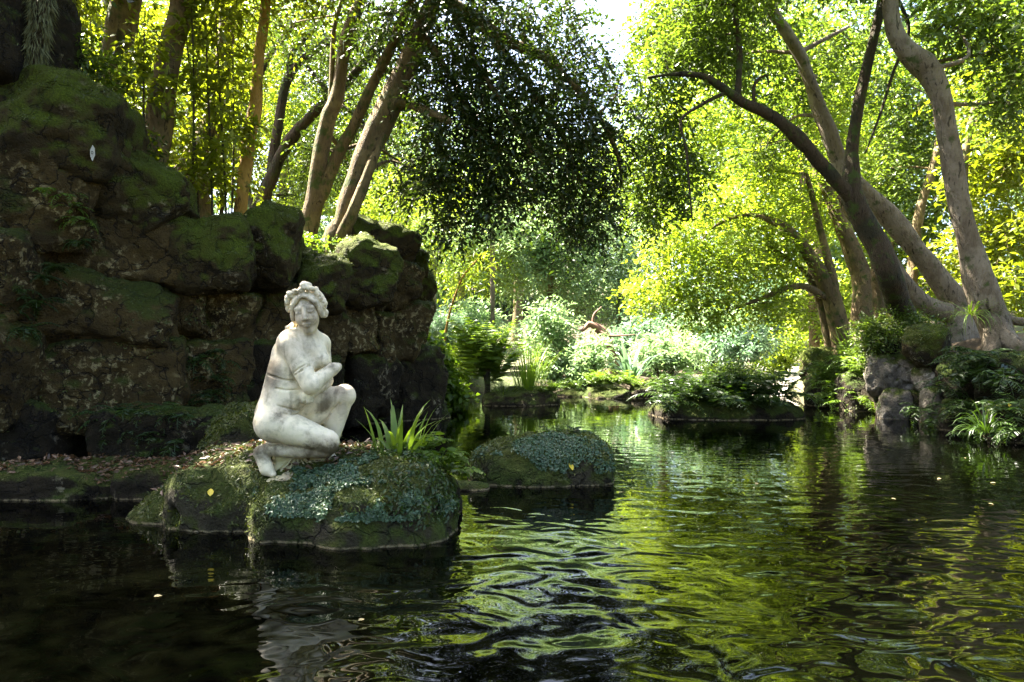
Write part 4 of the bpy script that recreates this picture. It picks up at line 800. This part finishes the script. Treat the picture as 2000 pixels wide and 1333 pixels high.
for q, (lb, tr, rows, lf) in enumerate((
    ("slender twin-stemmed tree with airy crown behind the pale sweeping trunk", [(1780, 600, 17, 22), (1785, 500, 17, 20), (1800, 400, 17, 17), (1830, 300, 17, 14), (1840, 200, 17, 8)], [(1780, 220, 18, 90, 90, 1, 170), (1720, 330, 18, 80, 80, 1, 140), (1850, 330, 18, 80, 90, 1, 140), (1700, 120, 18.5, 100, 90, 1, 160), (1800, 440, 18, 80, 60, .9, 110)], 'leaf_mid'),
    ("broad glowing maple filling the space left of the black fork", [(1590, 650, 19, 20), (1585, 520, 19, 18), (1570, 380, 19, 14), (1560, 250, 19, 8)], [(1560, 230, 20, 110, 100, 1.3, 230), (1450, 300, 20, 100, 100, 1.2, 210), (1620, 400, 19.5, 80, 80, 1, 150), (1380, 220, 20, 90, 90, 1.2, 180), (1520, 400, 20, 90, 80, 1.1, 180), (1340, 360, 20.5, 90, 80, 1.1, 150), (1500, 100, 21, 140, 90, 1.2, 180), (1640, 170, 20, 90, 90, 1.2, 160)], 'leaf_bright'),
    ("dense green tree behind the S-curved trunk", [(1900, 560, 15, 20), (1890, 460, 15, 18), (1880, 340, 15, 16), (1905, 200, 15, 10)], [(1920, 330, 15.5, 80, 80, .9, 150), (1970, 450, 15, 70, 80, .9, 140), (1930, 180, 16, 90, 90, 1, 150), (1880, 500, 16, 70, 60, .9, 110), (1990, 270, 14.5, 70, 80, .8, 120), (2010, 120, 15, 90, 80, .8, 110), (1960, 560, 14.5, 80, 50, .8, 100)], 'leaf_yel'),
    ("low branched tree with bushy crown behind the grey bank stones", [(1740, 590, 18, 14), (1730, 540, 18, 12), (1745, 470, 18, 8)], [(1740, 480, 18.5, 80, 70, 1, 130), (1820, 560, 18, 70, 50, .9, 90), (1680, 560, 18.5, 70, 50, .9, 80), (1580, 610, 19, 60, 40, .8, 60)], 'leaf_bright'))):
    tree("background_tree", lb, trunk_px(tr), (), up(rows), lf, 'bark_warm', 90+q, L=.18, wr=.42, k=7, ln=.6)

# ------------------------------------------------------------------ far side of the pond
def gen_tree(label, px, Y, top_py, rpx, leaf, seed, L=.2, low=.25, sp=1300, wr=.4, k=7, name="background_tree", bark='bark_warm', nc=16, ln=.8, droop=.3, group=None):
    g = R(seed); b = P(px, 700, Y); b[2] = gz(b[0], b[1]); top = P(px, top_py, Y)[2]; r = rpx/F_PX*Y; h = top-b[2]
    cz = b[2]+h*(low+(1-low)/2); d = inball(g, nc, .4); c = np.array([b[0], b[1], cz])+d*np.array([r*.8, r*.6, h*(1-low)/2*.85])
    cl = np.column_stack([c, np.full((nc, 1), r*.42), np.full((nc, 1), r*.4), np.full((nc, 1), max(.35, h*.13)), np.full((nc, 1), sp/nc)])
    return tree(name, label, np.array([[*b, .05+.018*h], [b[0]+g.normal()*.2, b[1], b[2]+h*.4, .03+.012*h], [b[0]+g.normal()*.4, b[1], b[2]+h*.8, .02]]), (), cl, leaf, bark, seed, L=L*1.08, wr=wr, k=k, ln=ln, droop=droop, group=group, nseg=8, dens=.8)
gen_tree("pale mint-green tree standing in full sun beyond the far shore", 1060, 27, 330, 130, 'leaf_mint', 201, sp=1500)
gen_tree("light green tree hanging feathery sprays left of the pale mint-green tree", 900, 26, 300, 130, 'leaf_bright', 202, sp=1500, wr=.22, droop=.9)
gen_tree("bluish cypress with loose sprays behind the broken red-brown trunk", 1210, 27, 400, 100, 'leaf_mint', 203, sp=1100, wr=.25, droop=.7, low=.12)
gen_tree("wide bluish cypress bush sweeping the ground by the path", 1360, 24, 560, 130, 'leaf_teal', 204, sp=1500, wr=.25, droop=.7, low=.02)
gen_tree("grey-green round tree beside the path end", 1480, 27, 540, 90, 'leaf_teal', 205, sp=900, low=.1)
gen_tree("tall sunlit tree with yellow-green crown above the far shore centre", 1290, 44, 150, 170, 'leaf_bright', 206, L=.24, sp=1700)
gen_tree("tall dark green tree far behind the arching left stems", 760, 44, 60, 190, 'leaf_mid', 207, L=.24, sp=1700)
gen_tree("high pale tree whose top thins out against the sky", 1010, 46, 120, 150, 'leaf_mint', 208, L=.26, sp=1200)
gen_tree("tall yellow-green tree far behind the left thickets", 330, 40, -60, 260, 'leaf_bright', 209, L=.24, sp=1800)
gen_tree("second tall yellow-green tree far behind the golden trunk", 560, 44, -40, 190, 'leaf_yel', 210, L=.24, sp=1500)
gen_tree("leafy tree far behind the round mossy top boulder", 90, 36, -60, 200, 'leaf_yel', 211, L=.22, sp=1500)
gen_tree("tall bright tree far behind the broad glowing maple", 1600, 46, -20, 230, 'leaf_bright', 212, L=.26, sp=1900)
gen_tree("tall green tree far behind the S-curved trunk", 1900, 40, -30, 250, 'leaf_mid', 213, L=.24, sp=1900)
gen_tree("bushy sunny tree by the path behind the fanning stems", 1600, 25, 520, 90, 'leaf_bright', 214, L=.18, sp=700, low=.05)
# woodland that closes the view
g = R(500); n = 420; az = g.uniform(-1.05, 1.05, n); rr = g.uniform(58, 74, n); cx, cyy = np.sin(az)*rr, np.cos(az)*rr
zt = g.uniform(1, 33, n)+ground_z(cx, cyy)*.5; zt = np.where((az > .03) & (az < .19), np.where(zt > 19, zt-18, zt), np.where((az > -.3) & (az < .24) & (zt > 23), zt-18, zt))
cl = np.column_stack([cx, cyy, zt, np.full(n, 4.4), np.full(n, 2.6), np.full(n, 3.4), np.full(n, 24)])
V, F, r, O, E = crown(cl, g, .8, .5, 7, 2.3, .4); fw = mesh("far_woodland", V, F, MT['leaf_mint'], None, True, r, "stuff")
fw["label"] = "woodland closing the view behind the garden, its haze put into pale leaf colour"; fw["category"] = "woodland"
# pale slim trunks and the broken trunk across the far shore
for lb, x, y0, y1, Y, w in (("pale slim bare trunk at the far shore beside the tree fern", 962, 690, 440, 20, 11), ("pale slim bare trunk at the far shore near the end of the rock wall", 848, 700, 470, 20, 10)):
    a, b = P(x, y0, Y), P(x, y1, Y); a[2] = gz(a[0], a[1]); w = w/2/F_PX*Y
    cl = np.column_stack([b+np.array([[0, 0, .3], [.5, .2, 0], [-.5, .1, .1]]), np.full((3, 3), .5), np.full(3, 40)])
    tree("slim_tree", lb, np.array([[*a, w], [*((a+b)/2), w*.9], [*b, w*.7]]), (), cl, 'leaf_mint', 'bark_grey', 230+int(x), L=.16, nseg=8, branches=False)
bt = trunk_px([(1205, 705, 19, 22), (1185, 665, 19, 20), (1165, 640, 19, 17), (1148, 632, 19, 12)]); bb = bt[0, :3].copy(); bt[0, 2] = gz(bb[0], bb[1])-.1; bb = bt[0, :3].copy()
t = tag(empty("broken_trunk", bb), "broken red-brown leaning trunk with bare side branches beyond the far shore", "dead tree")
V, F = tube(bt, 20, 10, 3, .14); mesh("trunk", V-bb, F, MT['dead_wood'], t)
for rows in ([(1150, 633, 19, 9), (1138, 645, 18.9, 7), (1128, 646, 18.8, 3)], [(1162, 640, 19, 8), (1185, 655, 18.8, 6), (1210, 656, 18.7, 4), (1240, 654, 18.6, 2)], [(1158, 637, 19, 7), (1160, 615, 19, 4), (1175, 600, 19, 2)]):
    V, F = tube(trunk_px(rows), 12, 6, 4, .1); mesh("branch", V-bb, F, MT['dead_wood'], t)
# ------------------------------------------------------------------ plants, litter and small things
# moss tufts on the stones (each on its own stone), then creeping leaves over the boulders
for q, (o, Vs, Fs, mt, bs) in enumerate(STN):
    m = {'rock_moss': (2200, -.25, .2), 'rock_pond': (9000, -.1, .0), 'rock_wall': (900, .25, -.1), 'rock_dark': (500, .2, .1), 'rock_grey': (350, .25, -.1)}[mt]
    cover("moss", Vs, Fs, m[0], 800+q, MT['moss'], .022, o, bs, lambda c, n, m=m: (fbm(c*2.3+3, 33, 3)+n[:, 2]*.5 > m[1]+.25)*(n[:, 2] > m[2])*(c[:, 2] > .05)*(c[:, 1] < 13)+1e-9, .012, .35)
def cmask(seed, thr, lo=.06, front=0.0):
    def m(c, n): return (fbm(c*2.6+seed, seed, 3) > thr)*(c[:, 2] > lo)*(n[:, 2] > -.35)
    return m
V, F = SURF['boulder']
cover("creeping_cover", V, F, 17000, 601, MT['creeper'], .0145, boulder, rb, lambda c, n: (cmask(4, .05, .17)(c, n))*(fbm(c*9, 21, 2) > -.3)*((c[:, 0] > -1.75) | (fbm(c*3, 8) > .5))*(~((c[:, 1] > 4.75) & (c[:, 0] < -1.05))), .012)
cover("fern_fringe", V, F, 2200, 602, MT['fern_dark'], .026, boulder, rb, lambda c, n: (c[:, 0] > -1.0)*(c[:, 2] > .12)*(fbm(c*3.3, 12) > .1), .03, .5)
V2, F2 = SURF['boulder2']
cover("creeping_cover", V2, F2, 9000, 603, MT['creeper'], .015, boulder2, rb2, cmask(6, -.05, .12), .014)
# leaf litter round the statue and on the edging
def litter(label, name, V, F, n, seed, mask):
    g = R(seed); p, nr = scatter(V, F, n, g, mask); D = norm(g.normal(size=(n, 3))*np.array([1, 1, .25])); v, f, r = leaves(p+nr*.008+np.array([0, 0, 1])*g.random((n, 1))*.012, D, .055*g.uniform(.5, 1.3, n), .45, g, .35, up=nr*1.5)
    o = mesh(name, v, f, MT['litter'], None, True, r, "stuff"); o["label"] = label; o["category"] = "fallen leaves"
litter("dry brown leaf litter lying around the statue's foot", "leaf_litter", V, F, 900, 611, lambda c, n: (n[:, 2] > .75)*(c[:, 1] > 4.72)*(c[:, 0] < -1.0)*(c[:, 2] > .2))
for q, o in enumerate(ES): 
    if q: litter(("dry brown leaf litter on the stone edging under the fern ledge", "scattered dry leaves on the stone edging behind the boulder")[q-1], "leaf_litter", o[1], o[2], 900 if q == 1 else 700, 612+q, lambda c, n: (n[:, 2] > .6)*(fbm(c*1.7, 5) > -.3))
def leaf_obj(name, label, c, az, L, mat, tilt=.2, group=None, cat="leaf", seed=1):
    g = R(seed); V, F, r = leaves(np.zeros((1, 3)), np.array([[math.cos(az), math.sin(az), tilt]]), np.array([L]), .55, g, .3, True, up=np.array([[0, -.7, .8]])); o = mesh(name, V, F, MT[mat], None, True, r); o.location = tuple(float(v) for v in c); return tag(o, label, cat, group)
def on(V, px, py):                                    # the surface point of a rock seen at px,py
    Y = V[:, 1]; x = 1000+V[:, 0]/Y*F_PX; y = 666.5-(V[:, 2]-CAM_H)/Y*F_PX; d = (x-px)**2+(y-py)**2; i = np.argsort(d)[:14]; return V[i[np.argmin(Y[i])]]
leaf_obj("fallen_leaf", "yellow leaf fallen on the mossy left flank of the statue's boulder", on(V, 420, 968)+[0, -.03, .01], 1.9, .075, 'yellow_leaf', .9)
leaf_obj("fallen_leaf", "yellow leaf fallen on the lone boulder in open water", on(V2, 1118, 912)+[0, -.03, .0], 2.0, .09, 'yellow_leaf', 1.1)
leaf_obj("fallen_leaf", "yellow leaf caught on the dark bank above the arching sedge", P(1972, 795, 8.6), 1.2, .10, 'yellow_leaf', .6)
g = R(640)
for x, y in ((1838, 936), (1740, 975), (1685, 870), (1560, 905), (1930, 985), (1885, 895), (300, 1168), (1210, 1010), (1480, 945), (1945, 945), (890, 795), (1010, 792), (1160, 800), (700, 1215)):
    Y = CAM_H*F_PX/(y-666.5); leaf_obj("floating_leaf", "small pale leaf floating on the pond", P(x, y, Y)+[0, 0, .006], g.uniform(0, 6), g.uniform(.035, .06), 'pale_leaf', 0.0, "leaves floating on the pond")
# strap-leaved plant right of the statue; each blade a part
t = grass("strap_leaf_plant", "bright green plant with broad pointed strap leaves on the boulder right of the statue", P(775, 892, 4.95)-[0, 0, .05], 32, .48, .021, 620, 'strap', el=(1.05, 1.55), curl=(.2, 1.7), r0=.17, parts=True, cat="plant")
grass("sedge_tuft", "thin arching grass blades between the statue's knee and the strap-leaved plant", P(722, 895, 5.0)-[0, 0, .03], 16, .36, .005, 621, 'grass', el=(.9, 1.5), curl=(1.2, 2.8), r0=.06, cat="grass")
fern("maidenhair_fern", "small airy fern spilling off the right end of the statue's boulder", [P(858, 905, 4.9), P(830, 880, 4.95), P(872, 925, 5.1)], 622, .26, 12, 'fern', pairs=9, width=.30, wr=.5, el=(.2, 1.1))
fern("maidenhair_fern", "tiny fern tuft growing on top of the lone boulder", [P(1110, 855, 6.6), P(1085, 858, 6.6)], 623, .2, 9, 'fern_dark', pairs=8, width=.3, wr=.5)
# ferns on the ledge and on the wall
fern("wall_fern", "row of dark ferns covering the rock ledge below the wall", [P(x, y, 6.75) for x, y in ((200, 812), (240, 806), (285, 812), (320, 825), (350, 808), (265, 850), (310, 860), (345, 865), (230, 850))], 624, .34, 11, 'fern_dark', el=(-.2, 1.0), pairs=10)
for q, (lb, spots) in enumerate((("dark green fern curtain hanging on the wall left of the statue's hip", [(400, 690), (430, 700), (450, 725), (410, 735), (440, 760), (395, 770), (425, 790), (375, 700)]),
        ("bright fern tuft clinging beside the wall's upper joint", [(95, 370), (120, 380), (140, 405), (155, 425)]), ("fern tuft hanging from the crack at the wall's left edge", [(30, 565), (15, 600), (45, 640), (70, 590)]),
        ("small fern in the joint under the pale blotched block", [(150, 470), (110, 520), (85, 540)]))):
    sp = []
    for x, y in spots: p = P(x, y, Yw(x)+(-.12 if q else .02)); sp.append(p)
    fern("wall_fern", lb, sp, 630+q, (.34, .2, .26, .18)[q], 11, ('fern_dark', 'fern', 'fern_dark', 'fern_dark')[q], el=(-.6, .6), pairs=9, curl=1.2)
bush("wall_shrub", "glossy dark shrub growing over the top of the round mossy boulder", up([(110, 130, 7.6, 45, 30, .3, 40), (165, 110, 7.8, 50, 35, .3, 50), (215, 150, 8.1, 45, 40, .3, 40), (150, 170, 7.7, 45, 30, .3, 40)]), 640, 'leaf_mid', .085, rich=True, k=6, stems=6)
bush("wall_shrub", "low leafy shrub at the foot of the thick dark trunk", up([(225, 250, 8.3, 40, 35, .3, 45), (255, 290, 8.4, 40, 30, .3, 45), (205, 200, 8.3, 30, 30, .3, 30)]), 641, 'leaf_dark', .08, rich=True, k=6, stems=4)
bush("ivy_patch", "fresh green herbs between the mossy boulders and the two-stemmed tree", up([(590, 470, 10.4, 40, 12, .3, 40), (640, 478, 10.4, 30, 10, .3, 30), (560, 462, 10.6, 30, 12, .3, 25)]), 642, 'fern', .07, wr=.6, k=5, ln=.18, stems=3, cat="plant")
# broad-leaved creeper at the end of the wall
bush("hydrangea_bush", "bright broad-leaved bush tumbling to the water at the end of the rock wall", up([(850, 720, 13.2, 38, 30, .4, 90), (870, 755, 13.4, 38, 24, .4, 80), (835, 680, 13.2, 28, 32, .4, 55), (885, 765, 13.6, 20, 14, .3, 30), (830, 770, 12.8, 30, 30, .4, 60), (790, 700, 12.2, 28, 26, .3, 25), (815, 740, 12.5, 28, 28, .3, 40)]), 650, 'fern', .15, wr=.75, k=6, ln=.3, stems=8)
# feathery bamboo beside the pale sunny gap
bam = up([(720, 400, 15, 70, 50, .7, 90), (770, 350, 15.5, 60, 60, .7, 90), (790, 440, 15, 60, 60, .7, 90), (830, 500, 15, 40, 45, .6, 60), (700, 460, 15, 50, 40, .6, 50), (860, 410, 15.5, 50, 50, .6, 60)])
bush("bamboo", "feathery light green bamboo nodding behind the last mossy boulders", bam, 651, 'leaf_bright', .16, wr=.13, k=10, ln=.5, droop=.8, stems=12, bark='bark_gold')
a = trunk_px([(862, 720, 15.4, 5), (872, 640, 15.4, 5), (885, 590, 15.4, 4), (905, 540, 15.4, 4), (935, 505, 15.4, 2.5)]); b0 = a[0, :3].copy(); cl = up([(900, 540, 15.4, 30, 22, .3, 14), (935, 510, 15.4, 30, 18, .3, 14)])
tree("bamboo_cane", "single arching bamboo cane rising from the water's edge beyond the wall", a, (), cl, 'leaf_bright', 'bark_gold', 652, L=.18, wr=.14, k=8, branches=False, nseg=6, cat="bamboo", sink=False)
# far-shore plants
b = P(950, 760, 14.4); b[2] = .15
t = fern("tree_fern", "tall feathery bright green tree fern on the far islet", [b+[0, 0, .55], b+[.15, .1, .25], b+[-.2, 0, .35]], 660, 1.5, 13, 'strap', pairs=20, width=.26, wr=.24, el=(1.0, 1.55), curl=.9)
V_, F_ = tube(np.array([[0, 0, -.7, .09], [.02, 0, -.35, .07], [0, 0, 0, .08]]), 12, 9, 8, .25); mesh("trunk", V_, F_, MT['bark_dark'], t)
grass("sedge_clump", "tall fine sedge clump rising on the far islet beside the tree fern", P(1032, 772, 14.5)*[1, 1, 0]+[0, 0, .15], 130, 1.25, .010, 661, 'strap', el=(1.15, 1.55), curl=(.1, .9), r0=.28)
grass("sedge_clump", "short arching sedge at the foot of the tree fern", P(985, 785, 14.1)*[1, 1, 0]+[0, 0, .12], 60, .5, .010, 662, 'grass', el=(.6, 1.4), curl=(.8, 2.2), r0=.2)
fern("golden_fern", "yellowish fern cushion on the right end of the far islet", [P(1060+q*9, 770, 14.1+.1*q)*[1, 1, 0]+[0, 0, .24] for q in range(3)], 663, .38, 14, 'fern')
fern("golden_fern", "big golden-green fern cushion at the far water's edge", [P(1160+q*17, 765, 15.9+.12*(q % 2))*[1, 1, 0]+[0, 0, .28] for q in range(5)], 664, .55, 18, 'fern', el=(.5, 1.5))
fern("golden_fern", "low fern cushion over the small round far rock", [P(1235+q*16, 765, 15.9)*[1, 1, 0]+[0, 0, .22] for q in range(4)], 665, .38, 14, 'fern', el=(.5, 1.5))
fern("golden_fern", "low ferns on the flat far rock", [P(1095+q*16, 770, 16.3)*[1, 1, 0]+[0, 0, .16] for q in range(3)], 666, .42, 14, 'fern', el=(.5, 1.5))
grass("strap_leaf_plant", "large plant with arching shiny strap leaves behind the golden-green fern cushion", P(1232, 730, 16.8)*[1, 1, 0]+[0, 0, .35], 26, 1.15, .055, 667, 'leaf_teal', el=(.7, 1.5), curl=(.6, 1.9), r0=.2, parts=True, cat="plant")
for q, (lb, x, py, Y, rx, ry, lf, L) in enumerate((("mint-green shrub behind the tall sedge", 1060, 650, 19, 70, 55, 'leaf_mint', .16), ("mint-green shrub lower down by the far shore", 1110, 710, 18.2, 60, 40, 'leaf_mint', .15), ("pale shrub with whitish leaves behind the tree fern", 930, 640, 20, 70, 50, 'leaf_mint', .18),
        ("bluish fan-leaved shrub near the end of the wall", 870, 640, 19, 40, 45, 'leaf_teal', .24), ("sunlit shrub between strap plant and fern islet", 1300, 690, 18, 60, 35, 'leaf_mint', .15), ("mint-green shrub in front of the broken trunk", 1150, 690, 17.8, 40, 40, 'leaf_mint', .14),
        ("grey-green shrub beside the path mouth", 1440, 680, 19.5, 70, 35, 'leaf_teal', .15), ("thin shrub beside the path mouth", 1530, 680, 21, 40, 50, 'leaf_bright', .14), ("bright low shrub between cypress bush and broken trunk", 1235, 660, 20, 50, 40, 'leaf_teal', .16), ("pale sunny bush under the drooping maple", 1400, 640, 22, 80, 40, 'leaf_mint', .18),
        ("fresh green bush at the far shore left of the tree fern", 895, 720, 17.6, 40, 38, 'leaf_bright', .13))):
    g = R(680+q); c = P(x, py, Y); n = 7; d = inball(g, n, .5); cl = np.column_stack([c+d*np.array([rx, 0, ry])/F_PX*Y*.8+np.array([0, 1, 0])*g.normal(0, .35, (n, 1)), np.full((n, 1), rx/F_PX*Y*.5), np.full((n, 1), .5), np.full((n, 1), ry/F_PX*Y*.5), np.full((n, 1), 42)])
    bush("shore_shrub", lb, cl, 680+q, lf, L, wr=.35 if q != 3 else .12, k=8, ln=.4, stems=6)
# the fern islet in mid pond
I = P(1415, 0, 11.9)
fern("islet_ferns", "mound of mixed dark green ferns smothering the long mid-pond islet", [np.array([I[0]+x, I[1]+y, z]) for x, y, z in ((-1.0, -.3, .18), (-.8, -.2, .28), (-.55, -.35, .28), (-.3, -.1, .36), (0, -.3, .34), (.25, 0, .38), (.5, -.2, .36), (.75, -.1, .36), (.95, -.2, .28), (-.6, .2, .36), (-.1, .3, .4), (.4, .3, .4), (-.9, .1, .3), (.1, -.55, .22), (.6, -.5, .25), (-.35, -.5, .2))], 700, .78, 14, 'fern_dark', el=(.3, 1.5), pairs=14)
grass("sedge_clump", "arching sedge rising from the middle of the fern islet", I*[1, 1, 0]+[.25, .1, .35], 70, .75, .012, 701, 'grass', el=(1.0, 1.5), curl=(.3, 1.8), r0=.35)
bush("islet_shrub", "small leafy shrub on the right end of the fern islet", np.array([[I[0]+.75, I[1], .62, .3, .3, .22, 60], [I[0]+.4, I[1]+.1, .72, .3, .3, .2, 50], [I[0]-.1, I[1]+.1, .7, .35, .3, .18, 50]]), 702, 'leaf_mid', .075, ln=.22, stems=5)
# right bank plants
fern("bank_fern", "bright green fern cascade lit by sun on the right bank", [P(x, y, Y) for x, y, Y in ((1600, 745, 13.9), (1625, 730, 13.8), (1650, 750, 13.4), (1670, 725, 13.4), (1640, 775, 13.2), (1665, 790, 12.9), (1690, 740, 12.9), (1690, 775, 12.7), (1610, 770, 13.7), (1680, 700, 13.2), (1655, 700, 13.6), (1700, 715, 12.7))], 710, .62, 15, 'fern', el=(-.2, 1.2), pairs=12)
grass("sedge_clump", "pale iris-like blades standing above the bright fern cascade", P(1668, 705, 13.6), 24, .75, .022, 711, 'strap', el=(1.0, 1.5), curl=(.2, 1.2), r0=.25)
bush("bank_shrub", "small-leaved dark shrub at the foot of the black leaning tree", up([(1700, 640, 12.2, 38, 28, .4, 70), (1735, 660, 12.0, 38, 30, .4, 70), (1690, 670, 12.2, 30, 25, .4, 50), (1750, 620, 12, 30, 25, .4, 40), (1795, 620, 11.6, 30, 20, .4, 35)]), 712, 'leaf_mid', .075, ln=.25, stems=6)
fern("bank_fern", "blue-green fern spray hanging below the knuckled roots", [P(x, y, Y) for x, y, Y in ((1890, 700, 10.0), (1915, 695, 9.8), (1935, 705, 9.6), (1900, 720, 9.8), (1925, 730, 9.6), (1880, 735, 9.9))], 713, .55, 14, 'fern_dark', el=(-.3, .9), pairs=12)
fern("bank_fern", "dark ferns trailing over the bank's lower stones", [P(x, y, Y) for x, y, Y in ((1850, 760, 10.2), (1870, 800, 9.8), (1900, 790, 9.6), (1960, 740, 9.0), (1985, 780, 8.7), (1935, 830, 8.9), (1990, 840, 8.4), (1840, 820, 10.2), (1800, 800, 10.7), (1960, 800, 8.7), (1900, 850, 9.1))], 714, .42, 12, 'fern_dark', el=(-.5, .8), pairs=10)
grass("sedge_clump", "arching dark sedge drooping into the water at the bank's near end", P(1925, 845, 8.7), 70, .58, .010, 715, 'fern_dark', el=(.2, 1.4), curl=(.9, 2.6), r0=.12)
grass("sedge_clump", "pale hanging grass tuft beside the knuckled roots", P(1895, 615, 10.4), 60, .6, .008, 716, 'strap', el=(-.2, 1.0), curl=(1.2, 2.6), r0=.15)
grass("sedge_clump", "thin arching grass on the mossy bank stone", P(1830, 660, 11.0), 34, .42, .007, 717, 'grass', el=(.2, 1.2), curl=(1.2, 2.6), r0=.15)
for q, (x, y, Y, sd) in enumerate(((1735, 790, 11.5, 1), (1755, 800, 11.4, 2))):
    fern("bank_fern", ("moss-like fern on the lower grey stone pillar", "second moss-like fern low on the grey stone pillar")[q], [P(x, y, Y), P(x+8, y+20, Y)], 718+q, .22, 10, 'fern', el=(-.8, .4), pairs=8)
# hanging moss on the root mass at the top left, and the little tag on the boulder
a = P(78, 20, 6.6); hv = tube(np.array([[*P(80, -60, 6.9), .10], [*P(80, 20, 6.85), .10], [*P(72, 90, 6.85), .085], [*P(62, 150, 6.85), .055], [*P(58, 178, 6.85), .02]]), 30, 12, 9, .35)
t = tag(empty("hanging_root", a), "hanging root shaggy with pale dry moss above the round mossy boulder", "root"); mesh("root", hv[0]-a, hv[1], MT['bark_dark'], t)
g = R(9); n = 1500; tt = g.random(n); c = spline(np.array([P(80, -40, 6.8), P(80, 20, 6.75), P(72, 90, 6.75), P(62, 150, 6.78)]), 60)[(tt*59).astype(int)]
th = g.uniform(0, 6.28, n); o = np.stack([np.cos(th), np.sin(th), 0*th], 1)*(.10-.04*tt)[:, None]
v, f, r = leaves(c+o, o*4+np.array([0, 0, -1.2])+g.normal(size=(n, 3))*.3, .10*g.uniform(.5, 1.5, n), .09, g); mesh("moss", v-a, f, MT['root_moss'], t, True, r, "stuff")
c = on(SURF[('wall', 1)][0], 190, 305)+[.01, -.03, 0]; tg = tag(empty("marker_tag", c), "tiny white diamond-shaped tag on the round mossy boulder", "tag")
v = np.array([(0, 0, -.075), (.024, 0, -.02), (.02, 0, .05), (0, 0, .08), (-.022, 0, .03), (-.02, 0, -.03)]); v = np.vstack([v, v+[0, .006, 0]]); k = np.arange(6)
mesh("plate", v, [np.stack([k, (k+1) % 6, (k+1) % 6+6, k+6], 1), np.array([[5, 4, 3, 2, 1, 0], [6, 7, 8, 9, 10, 11]])], MT['tag'], tg, False)
q = np.linspace(0, 2*np.pi, 9)[:-1]; ring = np.vstack([np.stack([np.cos(q)*s_, 0*q-.003, np.sin(q)*s_*1.6+.005], 1) for s_ in (.011, .006)]); k = np.arange(8)
mesh("print", ring, np.stack([k, (k+1) % 8, (k+1) % 8+8, k+8], 1), MT['ink'], tg, False)
